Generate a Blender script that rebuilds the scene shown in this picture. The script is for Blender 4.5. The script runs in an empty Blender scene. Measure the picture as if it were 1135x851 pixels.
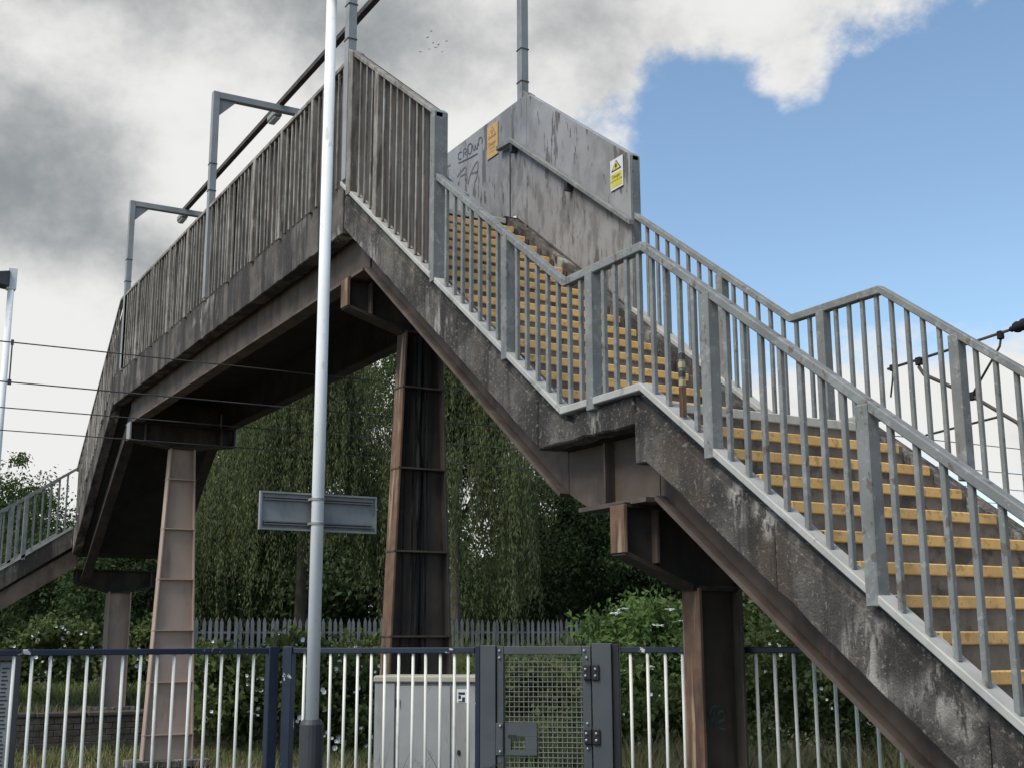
import bpy, bmesh, math, random
import numpy as np
from mathutils import Vector, Matrix
random.seed(7); rng = np.random.default_rng(11)
SC = bpy.context.scene
COL = SC.collection
EYE = 1.6
PSI, PITCH, ROLL, FPX = -1.0556, 0.2035, -0.0038, 1378.46

# ------------------------------------------------------------------ camera
cd = bpy.data.cameras.new('camera'); cam = bpy.data.objects.new('camera', cd); COL.objects.link(cam)
_f = Vector((math.sin(PSI)*math.cos(PITCH), math.cos(PSI)*math.cos(PITCH), math.sin(PITCH)))
_r = Vector((math.cos(PSI), -math.sin(PSI), 0)); _u = _r.cross(_f)
_r2 = _r*math.cos(ROLL)+_u*math.sin(ROLL); _u2 = -_r*math.sin(ROLL)+_u*math.cos(ROLL)
cam.matrix_world = Matrix(((_r2.x,_u2.x,-_f.x,0),(_r2.y,_u2.y,-_f.y,0),(_r2.z,_u2.z,-_f.z,EYE),(0,0,0,1)))
cd.sensor_width = 36; cd.lens = FPX/1135*36; cd.clip_end = 3000; cd.clip_start = 0.05
SC.camera = cam

# ------------------------------------------------------------------ world: sky with broken cloud
SUN_EL, SUN_AZ = math.radians(52), math.radians(168)      # azimuth clockwise from +Y
W = bpy.data.worlds.new('World'); SC.world = W; W.use_nodes = True
nt = W.node_tree; nt.nodes.clear()
def N(t, **k):
    n = nt.nodes.new(t)
    for a, b in k.items(): setattr(n, a, b)
    return n
def _in(sock, v):
    if isinstance(v, bpy.types.NodeSocket): nt.links.new(v, sock)
    else: sock.default_value = v
def Mth(op, a, b=None, c=None, clamp=False):
    n = N('ShaderNodeMath', operation=op, use_clamp=clamp); _in(n.inputs[0], a)
    if b is not None: _in(n.inputs[1], b)
    if c is not None: _in(n.inputs[2], c)
    return n.outputs[0]
def Smooth(v, a, b, lo=0.0, hi=1.0):
    n = N('ShaderNodeMapRange', interpolation_type='SMOOTHSTEP'); _in(n.inputs['Value'], v)
    n.inputs['From Min'].default_value = a; n.inputs['From Max'].default_value = b
    n.inputs['To Min'].default_value = lo; n.inputs['To Max'].default_value = hi
    return n.outputs[0]
def MixC(f, a, b):
    n = N('ShaderNodeMix', data_type='RGBA'); _in(n.inputs[0], f); _in(n.inputs[6], a); _in(n.inputs[7], b)
    return n.outputs[2]
tc = N('ShaderNodeTexCoord'); DIR = tc.outputs['Generated']
def sky_dir(u, v):
    w = _f + (u-567.5)/FPX*_r2 - (v-425.5)/FPX*_u2
    return w.normalized()
def Noise(scale, detail, rough, loc=(0,0,0), sc=(1,1,1), dist=0.0):
    m = N('ShaderNodeMapping'); nt.links.new(DIR, m.inputs[0]); m.inputs['Location'].default_value = loc; m.inputs['Scale'].default_value = sc
    n = N('ShaderNodeTexNoise'); nt.links.new(m.outputs[0], n.inputs['Vector'])
    n.inputs['Scale'].default_value = scale; n.inputs['Detail'].default_value = detail; n.inputs['Roughness'].default_value = rough; n.inputs['Distortion'].default_value = dist
    return n.outputs[0]
def Blobs(lst, start):
    acc = start
    for (u, v, w, a) in lst:
        d = N('ShaderNodeVectorMath', operation='DOT_PRODUCT'); nt.links.new(DIR, d.inputs[0]); d.inputs[1].default_value = sky_dir(u, v)
        k = 1.0/((w/FPX)**2)
        e = Mth('EXPONENT', Mth('MULTIPLY', Mth('SUBTRACT', d.outputs['Value'], 1.0), k))
        acc = Mth('MULTIPLY_ADD', e, a, acc)
    return acc
cover = Blobs([(120,60,330,.5),(400,60,220,.42),(625,40,120,.42),(800,-25,110,.40),(960,-12,90,.44),(1060,0,60,.25),(878,100,32,.55),(850,60,50,.2),(560,150,50,-.12),(690,150,22,.22),
               (1115,410,80,.55),(1010,430,80,.5),(880,470,70,.48),(60,430,150,.45),(20,560,180,.4),(330,560,200,.3),(640,560,160,.35),
               (900,240,170,-.55),(1090,190,140,-.50),(760,260,120,-.30),(755,105,46,-.50),(800,150,40,-.25),(655,170,40,-.2),(1000,115,60,-.25),(190,430,36,-.35),(95,330,30,-.1)], 0.42)
n1 = Noise(9.0, 13, .62, (3.1,.4,1.7), (1,1,1.35), .1)
n2 = Noise(2.2, 4, .5, (8.1,2.4,5.7), (1,1,1.8))
dens = Mth('ADD', cover, Mth('MULTIPLY', Mth('SUBTRACT', n1, .5), 1.9))
dens = Mth('ADD', dens, Mth('MULTIPLY', Mth('SUBTRACT', n2, .5), .30))
alpha = Smooth(dens, .37, .80)
thick = Blobs([(60,20,170,.30),(260,5,110,.40),(385,40,80,.36),(110,285,95,.62),(10,240,80,.45),(220,315,50,.35),(500,40,60,.22),(610,20,70,.15),(690,60,60,.12),(60,480,90,.20),
               (240,140,90,-.38),(330,190,80,-.36),(120,120,70,-.15),(40,350,60,-.70),(110,360,40,-.45),(30,440,90,-.35),(40,540,90,-.3),(1050,390,120,-.2)], .14)
n3 = Noise(9.0, 11, .56, (1.4,7.2,3.3), (1,1,1.4), .1)
thick = Mth('ADD', thick, Mth('MULTIPLY', Mth('SUBTRACT', n3, .5), 1.05))
n1u = Noise(9.0, 13, .62, (3.1,.4,1.7-.055), (1,1,1.35), .1)      # the same cloud a little higher: billow tops catch the light
thick = Mth('ADD', thick, Mth('MULTIPLY', Mth('SUBTRACT', n1u, n1), 1.1))
shade = Smooth(thick, -.05, 1.22)
cl = N('ShaderNodeValToRGB'); nt.links.new(shade, cl.inputs[0])
cl.color_ramp.elements[0].position = 0.0; cl.color_ramp.elements[0].color = (6.1,6.08,6.0,1)
cl.color_ramp.elements[1].position = 1.0; cl.color_ramp.elements[1].color = (1.95,2.13,2.25,1)
e = cl.color_ramp.elements.new(.40); e.color = (4.35,4.38,4.38,1)
sky = N('ShaderNodeTexSky', sky_type='NISHITA'); sky.sun_disc = False
sky.sun_elevation = SUN_EL; sky.sun_rotation = SUN_AZ; sky.air_density = 1.0; sky.dust_density = 0.6; sky.ozone_density = 1.0; sky.altitude = 50
tint = N('ShaderNodeVectorMath', operation='MULTIPLY'); nt.links.new(sky.outputs[0], tint.inputs[0]); tint.inputs[1].default_value = (1.26,1.32,1.28)
col = MixC(alpha, tint.outputs[0], cl.outputs[0])
bg = N('ShaderNodeBackground'); nt.links.new(col, bg.inputs[0]); bg.inputs[1].default_value = 0.10
out = N('ShaderNodeOutputWorld'); nt.links.new(bg.outputs[0], out.inputs[0])

# ------------------------------------------------------------------ sun, veiled by cloud
ld = bpy.data.lights.new('sun', 'SUN'); sun = bpy.data.objects.new('sun', ld); COL.objects.link(sun)
ld.energy = 2.4; ld.angle = math.radians(28); ld.color = (1.0, .94, .84)
sd = Vector((math.sin(SUN_AZ)*math.cos(SUN_EL), math.cos(SUN_AZ)*math.cos(SUN_EL), math.sin(SUN_EL)))
sun.rotation_euler = sd.to_track_quat('Z', 'Y').to_euler(); sun.location = sd*60
vs = SC.view_settings; vs.view_transform = 'Standard'; vs.look = 'None'; vs.exposure = 0.5; vs.gamma = 1.0; vs.use_curve_mapping = False
SC.cycles.max_bounces = 6; SC.cycles.transparent_max_bounces = 8; SC.cycles.use_denoising = True

# ------------------------------------------------------------------ materials (procedural, world-space so nothing repeats)
def new_mat(name):
    global nt
    m = bpy.data.materials.new(name); m.use_nodes = True; nt = m.node_tree
    b = nt.nodes['Principled BSDF']; g = N('ShaderNodeNewGeometry')
    return m, b, g.outputs['Position']
def PN(pos, scale, detail=4, rough=.55, stretch=(1,1,1), dist=0.0, off=(0,0,0)):
    mp = N('ShaderNodeMapping'); nt.links.new(pos, mp.inputs[0]); mp.inputs['Scale'].default_value = stretch; mp.inputs['Location'].default_value = off
    n = N('ShaderNodeTexNoise'); nt.links.new(mp.outputs[0], n.inputs[0]); n.inputs['Scale'].default_value = scale
    n.inputs['Detail'].default_value = detail; n.inputs['Roughness'].default_value = rough; n.inputs['Distortion'].default_value = dist
    return n.outputs[0]
def bump(b, h, strength, dist):
    n = N('ShaderNodeBump'); n.inputs['Strength'].default_value = strength; n.inputs['Distance'].default_value = dist
    nt.links.new(h, n.inputs['Height']); nt.links.new(n.outputs[0], b.inputs['Normal'])
def rgb(c): return (c[0], c[1], c[2], 1)
def worn(name, base, base2, layers=(), lime=None, rough=.6, metal=0.0, bscale=40, bstr=.2, bdist=.004, nscale=3.0):
    """base/base2 mottled; each layer = (colour, scale, stretch, lo, hi, amount)"""
    m, b, pos = new_mat(name)
    c = MixC(Smooth(PN(pos, nscale, 6, .6), .32, .68), rgb(base), rgb(base2))
    for i, (lc, sc, st, lo, hi, am) in enumerate(layers):
        f = Smooth(PN(pos, sc, 6, .62, st, .2, (3.3*i+1, 1.7*i, 2.9*i)), lo, hi, 0, am)
        c = MixC(f, c, rgb(lc))
    if name == 'parapet_sheet_grey':                      # grime and flaking below the handrail line
        sx = N('ShaderNodeSeparateXYZ'); nt.links.new(pos, sx.inputs[0])
        ln = Mth('MULTIPLY_ADD', Mth('ADD', sx.outputs[0], 11.46), -.7226, 5.54+EYE)
        below = Smooth(Mth('SUBTRACT', ln, sx.outputs[2]), -.05, .30)
        below = Mth('MULTIPLY', below, Smooth(sx.outputs[0], -12.6, -11.4))
        fl_ = Smooth(PN(pos, 3.4, 8, .68, (2.0,2.0,.7), .2, (2,6,1)), .46, .60)
        c = MixC(Mth('MULTIPLY', Mth('MULTIPLY', below, fl_), .60), c, (.10,.095,.088,1))
        c = MixC(Mth('MULTIPLY', below, .10), c, (.12,.115,.11,1))
    if lime:
        big = Smooth(PN(pos, 1.25, 3, .5, (1,1,1), .0, (5,2,8)), .56, .65)
        run = Smooth(PN(pos, 6.0, 8, .68, (1.6,1.6,.45), .3, (1,9,4)), .47, .56)
        c = MixC(Mth('MULTIPLY', Mth('MULTIPLY', big, run), .80), c, rgb(lime))
        edge = Smooth(PN(pos, 2.2, 8, .7, (2.2,2.2,.30), .2, (7,1,3)), .52, .60)
        c = MixC(Mth('MULTIPLY', edge, .55), c, (.016,.014,.013,1))
    nt.links.new(c, b.inputs['Base Color']); b.inputs['Roughness'].default_value = rough; b.inputs['Metallic'].default_value = metal
    if bstr: bump(b, PN(pos, bscale, 5, .65), bstr, bdist)
    return m
V = (7,7,.7)          # vertical streaks
M = {}
M['conc'] = worn('weathered_concrete', (.074,.065,.057), (.140,.125,.112),
    [((.022,.020,.018), 1.7, (1,1,1), .46, .60, .85), ((.024,.022,.020), .8, V, .50, .62, .75), ((.24,.215,.19), 34, (1,1,1), .56, .64, .7), ((.020,.018,.016), 55, (1,1,1), .55, .64, .6),
     ((.105,.070,.040), 1.3, (1,1,1), .54, .66, .35)], lime=(.40,.375,.34),
    rough=.92, bscale=70, bstr=1.0, bdist=.010, nscale=5)
M['conc_deck'] = worn('sooty_deck_concrete', (.074,.062,.053), (.135,.116,.10),
    [((.020,.018,.017), .9, (4,4,.5), .45, .58, .9), ((.028,.025,.022), 2, (1,1,1), .5, .62, .7), ((.16,.14,.125), 40, (1,1,1), .58, .68, .5)], lime=(.36,.33,.30),
    rough=.92, bscale=60, bstr=.8, bdist=.008)
M['soffit'] = worn('shaded_soffit', (.014,.013,.012), (.026,.023,.021), [((.05,.042,.036), 1.2, (1,1,1), .58, .70, .5)], rough=.95, bscale=30)  # near-black base paints in the shade under deck, stairs and landings
M['step'] = worn('step_concrete', (.16,.124,.094), (.24,.19,.148), [((.055,.046,.040), 5, (1,1,1), .5, .64, .75), ((.17,.15,.13), 45, (1,1,1), .64, .74, .5), ((.20,.18,.15), 3, (1,1,1), .7, .74, .7)], rough=.93, bscale=110, bstr=.7, bdist=.004, nscale=6)
M['yellow'] = worn('yellow_nosing', (.78,.47,.16), (.84,.53,.20), [((.56,.33,.12), 3, (1,1,1), .48, .64, .6), ((.34,.21,.10), 14, (1,1,1), .55, .64, .6), ((.20,.14,.09), 40, (1,1,1), .60, .66, .45), ((.80,.58,.30), 6, (1,1,1), .60, .70, .5)], rough=.8, bscale=120, bstr=.5, bdist=.003, nscale=5)
M['beige'] = worn('beige_nosing', (.48,.46,.40), (.56,.54,.47), [((.22,.19,.15), 8, (1,1,1), .52, .72, .5)], rough=.85, bscale=120)
M['rail'] = worn('grey_rail_paint', (.16,.166,.162), (.205,.21,.203),
    [((.27,.272,.262), 7, (1,1,1), .555, .60, .5), ((.125,.125,.12), 4, (1,1,1), .52, .64, .5), ((.34,.34,.325), 24, (1,1,1), .60, .64, .5), ((.10,.068,.045), 13, (1,1,.6), .61, .65, .75)], rough=.72, bscale=70, bstr=.15, nscale=4)
M['kerb'] = worn('kerb_plate_paint', (.33,.325,.30), (.42,.41,.38),
    [((.17,.16,.14), 5, (1,1,1), .54, .64, .6), ((.44,.44,.42), 7, (1,1,1), .62, .68, .5), ((.16,.11,.075), 11, (1,1,1), .68, .74, .5)], rough=.65, bscale=70, bstr=.2, nscale=5)
M['bars'] = worn('parapet_bar_paint', (.22,.20,.17), (.33,.305,.265),
    [((.075,.055,.042), 2.2, (5,5,.8), .50, .62, .75), ((.12,.072,.045), 7, (2,2,.5), .56, .64, .65), ((.42,.41,.39), 9, (1,1,.5), .60, .66, .5), ((.09,.075,.062), .5, (1,1,1), .45, .6, .5)], rough=.7, bscale=60, bstr=.3, nscale=7)
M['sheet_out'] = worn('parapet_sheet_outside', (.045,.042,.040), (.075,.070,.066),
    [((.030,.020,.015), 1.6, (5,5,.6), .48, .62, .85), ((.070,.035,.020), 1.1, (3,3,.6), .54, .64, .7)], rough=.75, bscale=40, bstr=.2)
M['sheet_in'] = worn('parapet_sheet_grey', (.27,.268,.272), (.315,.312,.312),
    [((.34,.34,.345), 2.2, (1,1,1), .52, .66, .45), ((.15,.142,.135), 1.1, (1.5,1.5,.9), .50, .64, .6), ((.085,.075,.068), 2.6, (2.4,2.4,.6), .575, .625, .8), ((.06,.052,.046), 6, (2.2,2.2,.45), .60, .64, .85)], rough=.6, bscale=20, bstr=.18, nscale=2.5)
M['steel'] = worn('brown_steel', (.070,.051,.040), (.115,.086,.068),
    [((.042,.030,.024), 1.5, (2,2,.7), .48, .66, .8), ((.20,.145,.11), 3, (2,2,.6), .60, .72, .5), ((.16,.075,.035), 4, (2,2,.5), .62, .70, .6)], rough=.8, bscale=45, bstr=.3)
M['rust'] = worn('rusty_flange', (.105,.058,.036), (.165,.095,.058),
    [((.045,.026,.019), 2, (4,4,.5), .48, .60, .85), ((.34,.25,.16), 2.4, (6,6,.25), .54, .62, .75), ((.13,.045,.022), 5, (2,2,.5), .58, .66, .6)], rough=.85, bscale=60, bstr=.4, nscale=5)
M['pink'] = worn('faded_pier_paint', (.34,.25,.20), (.40,.30,.245),
    [((.13,.09,.07), 1.2, (3,3,.8), .52, .72, .5), ((.11,.06,.035), 6, (1,1,.6), .68, .74, .6), ((.30,.24,.20), 2, (2,2,.5), .62, .74, .35)], rough=.8, bscale=40, bstr=.15, nscale=1.4)
M['darksteel'] = worn('dark_pier_steel', (.046,.034,.027), (.080,.060,.047), [((.085,.06,.045), 1.6, (2.5,2.5,.6), .56, .72, .6), ((.018,.017,.016), 1.2, (5,5,.4), .5, .65, .8)], rough=.7, bscale=40, bstr=.2)
M['galv'] = worn('galvanised_frame', (.23,.235,.235), (.29,.295,.295), [((.15,.14,.13), 4, (2,2,.6), .58, .72, .5)], rough=.6, bscale=60, bstr=.12)
M['steeldark'] = worn('shaded_steel', (.030,.023,.019), (.055,.042,.034), [((.017,.014,.012), 1.5, (2,2,.7), .46, .60, .8), ((.09,.055,.035), 3, (2,2,.6), .58, .68, .5)], rough=.85, bscale=45, bstr=.3)  # darker copy of brown_steel, under-deck shade put into the colour
M['galvbrown'] = worn('stained_girder_paint', (.13,.112,.095), (.17,.148,.127), [((.035,.026,.021), 2.2, (3,3,.6), .44, .58, .9), ((.10,.06,.04), 5, (2,2,.6), .56, .64, .6)], rough=.8, bscale=40, bstr=.2)
M['black'] = worn('black_cable', (.010,.010,.010), (.018,.017,.017), rough=.95, bstr=0)
M['wire'] = worn('grey_wire', (.05,.052,.055), (.09,.09,.095), rough=.5, metal=.4, bstr=0)
M['pole'] = worn('white_pole_paint', (.74,.74,.73), (.80,.80,.79), [((.55,.55,.53), 4, (2,2,.3), .54, .68, .4), ((.42,.40,.36), 14, (1,1,.5), .61, .66, .5)], rough=.8, bscale=50, bstr=.05)
M['sleeve'] = worn('dark_pole_sleeve', (.030,.032,.037), (.045,.047,.052), rough=.6)
M['signback'] = worn('sign_back_grey', (.21,.215,.215), (.26,.265,.265), [((.09,.095,.10), 4, (1,1,.5), .55, .72, .5)], rough=.45, metal=.0, bstr=.05)
M['signrail'] = worn('sign_back_rail', (.10,.108,.112), (.13,.14,.145), rough=.5, bstr=.05)
M['blue'] = worn('navy_fence_paint', (.008,.014,.034), (.013,.020,.046), [((.55,.55,.53), 9, (1,1,1), .64, .66, .9), ((.03,.03,.035), 14, (1,1,1), .62, .70, .6)], rough=.5, bscale=60, bstr=.15, nscale=5)
M['fbar'] = worn('cream_fence_bar', (.68,.67,.60), (.76,.75,.69), [((.30,.29,.23), 6, (1,1,.5), .58, .72, .55), ((.16,.12,.08), 20, (1,1,.6), .70, .75, .6)], rough=.55, bscale=60, bstr=.1, nscale=5)
M['gate'] = worn('gate_grey_paint', (.060,.067,.074), (.078,.085,.092), [((.11,.115,.12), 6, (1,1,1), .62, .72, .4), ((.035,.035,.036), 3, (2,2,.6), .58, .72, .5)], rough=.55, bscale=60, bstr=.1)
M['hinge'] = worn('black_hinge', (.012,.012,.014), (.02,.02,.022), rough=.5, bstr=0)
M['bolt'] = worn('bolt_steel', (.30,.31,.31), (.38,.38,.38), rough=.4, metal=.5, bstr=0)
M['mesh'] = worn('gate_mesh_wire', (.17,.17,.155), (.23,.225,.21), [((.16,.11,.07), 9, (1,1,1), .60, .7, .5)], rough=.6, bstr=0)
M['cab'] = worn('cabinet_grey', (.265,.272,.270), (.31,.318,.314), [((.20,.195,.175), 2.4, (2,2,.5), .52, .66, .5), ((.16,.14,.11), 9, (1,1,.5), .60, .68, .5)], rough=.6, bscale=40, bstr=.05)
M['cabtop'] = worn('cabinet_top_stain', (.33,.31,.25), (.40,.37,.30), [((.22,.19,.13), 5, (1,1,1), .55, .7, .6)], rough=.8)
M['white'] = worn('white_print', (.62,.63,.63), (.68,.69,.68), [((.45,.44,.42), 5, (1,1,1), .6, .75, .4)], rough=.5, bstr=0)
M['symyellow'] = worn('warning_yellow', (.55,.50,.06), (.60,.55,.09), [((.40,.38,.10), 14, (1,1,1), .6, .75, .4)], rough=.5, bstr=0)
M['fadedorange'] = worn('faded_orange_sign', (.55,.33,.11), (.60,.38,.15), [((.50,.36,.22), 7, (1,1,.5), .56, .72, .5)], rough=.6, bstr=0)
M['fadedprint'] = worn('faded_orange_print', (.30,.175,.07), (.36,.21,.09), rough=.7, bstr=0)
M['ink'] = worn('black_print', (.03,.03,.028), (.045,.045,.04), rough=.6, bstr=0)
M['spray'] = worn('dark_spray_paint', (.055,.055,.085), (.085,.085,.115), [((.20,.20,.22), 14, (1,1,1), .60, .72, .5)], rough=.6, bstr=0)
M['spraygrey'] = worn('faded_spray_paint', (.13,.125,.125), (.18,.17,.17), [((.26,.26,.27), 11, (1,1,1), .56, .7, .7)], rough=.7, bstr=0)
M['teal'] = worn('teal_spray_paint', (.045,.085,.08), (.065,.11,.10), [((.045,.04,.036), 12, (1,1,1), .52, .68, .8)], rough=.6, bstr=0)
M['tape'] = worn('yellow_tape', (.34,.29,.13), (.42,.36,.17), rough=.5, bstr=0)
M['palis'] = worn('galvanised_palisade', (.13,.135,.135), (.20,.205,.205), [((.05,.045,.038), 3, (1,1,.6), .55, .7, .6)], rough=.7, bstr=0, nscale=2)
M['brickwall'] = worn('old_wall_brick', (.055,.045,.038), (.10,.08,.066), [((.03,.032,.025), 1.5, (1,1,1), .5, .68, .8), ((.09,.10,.05), 3, (1,1,1), .62, .74, .5)], rough=.95, bscale=30, bstr=.6, bdist=.01, nscale=4)
M['roof'] = worn('grey_roof_tile', (.13,.12,.11), (.19,.17,.155), rough=.9, nscale=2)
M['render'] = worn('house_render', (.42,.40,.36), (.50,.47,.43), rough=.9)
M['bark'] = worn('bark', (.055,.044,.034), (.095,.078,.06), [((.03,.026,.02), 3, (3,3,.5), .5, .68, .8)], rough=.95, bscale=18, bstr=.8, bdist=.03)
M['earth'] = worn('dry_ground', (.075,.062,.045), (.12,.10,.072), [((.075,.075,.04), 1.1, (1,1,1), .48, .66, .8), ((.24,.21,.17), 12, (1,1,1), .60, .68, .6), ((.06,.05,.04), 5, (1,1,1), .56, .72, .6)], rough=1, bscale=14, bstr=1, bdist=.05, nscale=.6)
M['asphalt'] = worn('platform_asphalt', (.045,.045,.046), (.065,.064,.063), [((.09,.088,.085), 60, (1,1,1), .6, .72, .5)], rough=.95, bscale=90, bstr=.5)
M['glass'] = worn('dark_glass', (.02,.024,.028), (.03,.034,.04), rough=.08, bstr=0)
def leafmat(name, a, b, c=None, trans=.3):
    m, bs, pos = new_mat(name)
    g = N('ShaderNodeNewGeometry'); r = g.outputs['Random Per Island']
    cc = MixC(r, rgb(a), rgb(b)); bs.inputs['Specular IOR Level'].default_value = .12
    cc = MixC(Smooth(PN(pos, .9, 3, .5), .40, .66), cc, rgb(c or b))
    nt.links.new(cc, bs.inputs['Base Color']); bs.inputs['Roughness'].default_value = .85
    tr = N('ShaderNodeBsdfTranslucent'); nt.links.new(cc, tr.inputs[0])
    mx = N('ShaderNodeMixShader'); mx.inputs[0].default_value = trans
    o = nt.nodes['Material Output']; nt.links.new(bs.outputs[0], mx.inputs[1]); nt.links.new(tr.outputs[0], mx.inputs[2]); nt.links.new(mx.outputs[0], o.inputs[0])
    return m
M['willow'] = leafmat('willow_leaf', (.092,.112,.048), (.140,.160,.074), (.108,.126,.056))
M['darkleaf'] = leafmat('dark_tree_leaf', (.038,.062,.025), (.078,.112,.045), (.055,.085,.034))
M['midleaf'] = leafmat('mid_green_leaf', (.045,.075,.024), (.090,.130,.042), (.065,.10,.033))
M['elderleaf'] = leafmat('elder_leaf', (.075,.125,.035), (.14,.20,.065), (.10,.16,.05))
M['bramble'] = leafmat('bindweed_leaf', (.060,.086,.028), (.135,.165,.060), (.095,.125,.044))
M['grass'] = leafmat('tall_grass_blade', (.12,.16,.05), (.26,.28,.12), (.17,.20,.07))
M['drygrass'] = leafmat('dry_grass_blade', (.20,.165,.085), (.32,.27,.16), (.24,.20,.10))
M['twig'] = worn('dead_twig', (.12,.10,.085), (.17,.145,.12), rough=.95, bstr=0)
M['petal'] = worn('white_petal', (.78,.79,.76), (.82,.82,.80), rough=.6, bstr=0)

# ------------------------------------------------------------------ mesh helpers
class MB:
    def __init__(s): s.v = []; s.f = []
    def _add(s, vs, fs):
        o = len(s.v); s.v += [tuple(map(float, q)) for q in vs]; s.f += [tuple(i+o for i in f) for f in fs]; return s
    def box(s, x0, x1, y0, y1, z0, z1):
        return s._add([(x0,y0,z0),(x1,y0,z0),(x1,y1,z0),(x0,y1,z0),(x0,y0,z1),(x1,y0,z1),(x1,y1,z1),(x0,y1,z1)],
                      [(0,3,2,1),(4,5,6,7),(0,1,5,4),(1,2,6,5),(2,3,7,6),(3,0,4,7)])
    def prism(s, poly, a, b, axis):
        """poly of 2-D points extruded from a to b along axis; the other two axes keep x<y<z order"""
        n = len(poly); vs = []
        for t in (a, b):
            for p, q in poly: vs.append((t,p,q) if axis=='x' else (p,t,q) if axis=='y' else (p,q,t))
        fs = [tuple(range(n)), tuple(range(2*n-1, n-1, -1))]
        for i in range(n): j = (i+1)%n; fs.append((i, i+n, j+n, j))
        return s._add(vs, fs)
    def bar(s, p, q, w, h, up=(0,0,1)):
        p = Vector(p); q = Vector(q); d = (q-p).normalized(); u = Vector(up)
        a = d.cross(u)
        if a.length < 1e-4: a = d.cross(Vector((1,0,0)))
        a.normalize(); b = a.cross(d).normalized(); a *= w/2; b *= h/2
        vs = [p-a-b,p+a-b,p+a+b,p-a+b,q-a-b,q+a-b,q+a+b,q-a+b]
        return s._add(vs, [(0,1,2,3),(7,6,5,4),(0,4,5,1),(1,5,6,2),(2,6,7,3),(3,7,4,0)])
    def strip(s, pts, w, y0, y1=None):
        """rail: polyline in xz, thickness w measured vertically downwards, between y0 and y1"""
        top = [(x, z) for x, z in pts]; bot = [(x, z-w) for x, z in reversed(pts)]
        return s.prism(top+bot, y0, y1, 'y')
    def tube(s, pts, r, n=8):
        pts = [Vector(p) for p in pts]; rs = r if isinstance(r, (list,tuple)) else [r]*len(pts); rings = []
        for i, p in enumerate(pts):
            d = (pts[min(i+1,len(pts)-1)]-pts[max(i-1,0)]).normalized()
            a = d.cross(Vector((0,0,1)))
            if a.length < 1e-3: a = d.cross(Vector((1,0,0)))
            a.normalize(); b = d.cross(a)
            rings.append([p+(a*math.cos(t)+b*math.sin(t))*rs[i] for t in [2*math.pi*k/n for k in range(n)]])
        vs = [q for r_ in rings for q in r_]; fs = []
        for i in range(len(pts)-1):
            for k in range(n):
                l = (k+1)%n; fs.append((i*n+k, i*n+l, (i+1)*n+l, (i+1)*n+k))
        fs.append(tuple(range(n-1,-1,-1))); fs.append(tuple((len(pts)-1)*n+k for k in range(n)))
        return s._add(vs, fs)
    def quad(s, a, b, c, d): return s._add([a,b,c,d], [(0,1,2,3)])
WORLD = {}
def worg(o): return WORLD.get(o.name, Vector((0,0,0)))
def place(o, parent, w):
    if parent is not None: o.parent = parent; o.location = w-worg(parent)
    else: o.location = w
    WORLD[o.name] = Vector(w)
def obj(name, mb, mat, parent=None, bevel=0.0, smooth=False, origin=None):
    vs = np.array(mb.v)
    o_ = Vector(origin) if origin is not None else Vector(((vs[:,0].min()+vs[:,0].max())/2, (vs[:,1].min()+vs[:,1].max())/2, vs[:,2].min()))
    me = bpy.data.meshes.new(name); me.from_pydata([tuple(Vector(q)-o_) for q in mb.v], [], mb.f); me.validate()
    bm = bmesh.new(); bm.from_mesh(me); bmesh.ops.recalc_face_normals(bm, faces=bm.faces)
    if bevel:
        ed = [e for e in bm.edges if len(e.link_faces)==2 and e.calc_face_angle(0) > .5]
        bmesh.ops.bevel(bm, geom=ed, offset=bevel, segments=1, affect='EDGES', clamp_overlap=True)
    bm.to_mesh(me); bm.free()
    if smooth:
        for p in me.polygons: p.use_smooth = True
    me.materials.append(M[mat] if isinstance(mat, str) else mat)
    o = bpy.data.objects.new(name, me); COL.objects.link(o); place(o, parent, o_)
    return o
def inst(src, parent, w, name=None):
    o = src.copy(); COL.objects.link(o); o.parent = None; place(o, parent, Vector(w)); return o
def empty(name, loc):
    o = bpy.data.objects.new(name, None); COL.objects.link(o); o.empty_display_size = .2; place(o, None, Vector(loc)); return o
def tag(o, label=None, cat=None, group=None, kind=None):
    if label: o['label'] = label
    if cat: o['category'] = cat
    if group: o['group'] = group
    if kind: o['kind'] = kind
    return o
def view(u, dist, z=0.0):
    """a ground point by bearing (in picture columns) and distance ahead of the viewpoint"""
    lat = (u-567.5)/FPX*dist*math.cos(PITCH)
    return Vector((math.sin(PSI)*dist+math.cos(PSI)*lat, math.cos(PSI)*dist-math.sin(PSI)*lat, z))

# ------------------------------------------------------------------ ground
def ground_z(x, y):
    if x < -25.0: return .27 + .13*min(1, (-25-x)/3) + .05*math.sin(x*.7+y*.45)
    return -.45 + .04*math.sin(x*1.3)*math.sin(y*.9)
xs = [-600,-300,-150,-90,-60] + list(np.arange(-46,-25.0,1.0)) + [-25.02,-24.98] + list(np.arange(-24,-9,1.0)) + [-9,0,20,100,300,600]
ys = [-600,-200,-60,-30] + list(np.arange(-16,44,1.5)) + [46,60,100,200,600]
g = MB(); nx, ny = len(xs), len(ys)
g.v = [(x, y, ground_z(x, y)) for x in xs for y in ys]
g.f = [(i*ny+j, (i+1)*ny+j, (i+1)*ny+j+1, i*ny+j+1) for i in range(nx-1) for j in range(ny-1)]
tag(obj('ground', g, 'earth', origin=(0,0,0)), 'dry gravelly ground with straw and weeds behind the railings', kind='structure')
tag(obj('platform', MB().prism([(-9.75,-40),(14,-40),(14,50),(2,50),(-1,7.6),(-9.0,5.6),(-9.75,3.4)], -.44, 0, 'z'), 'asphalt', bevel=.02), 'asphalt platform in front of the railings', kind='structure')

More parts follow.
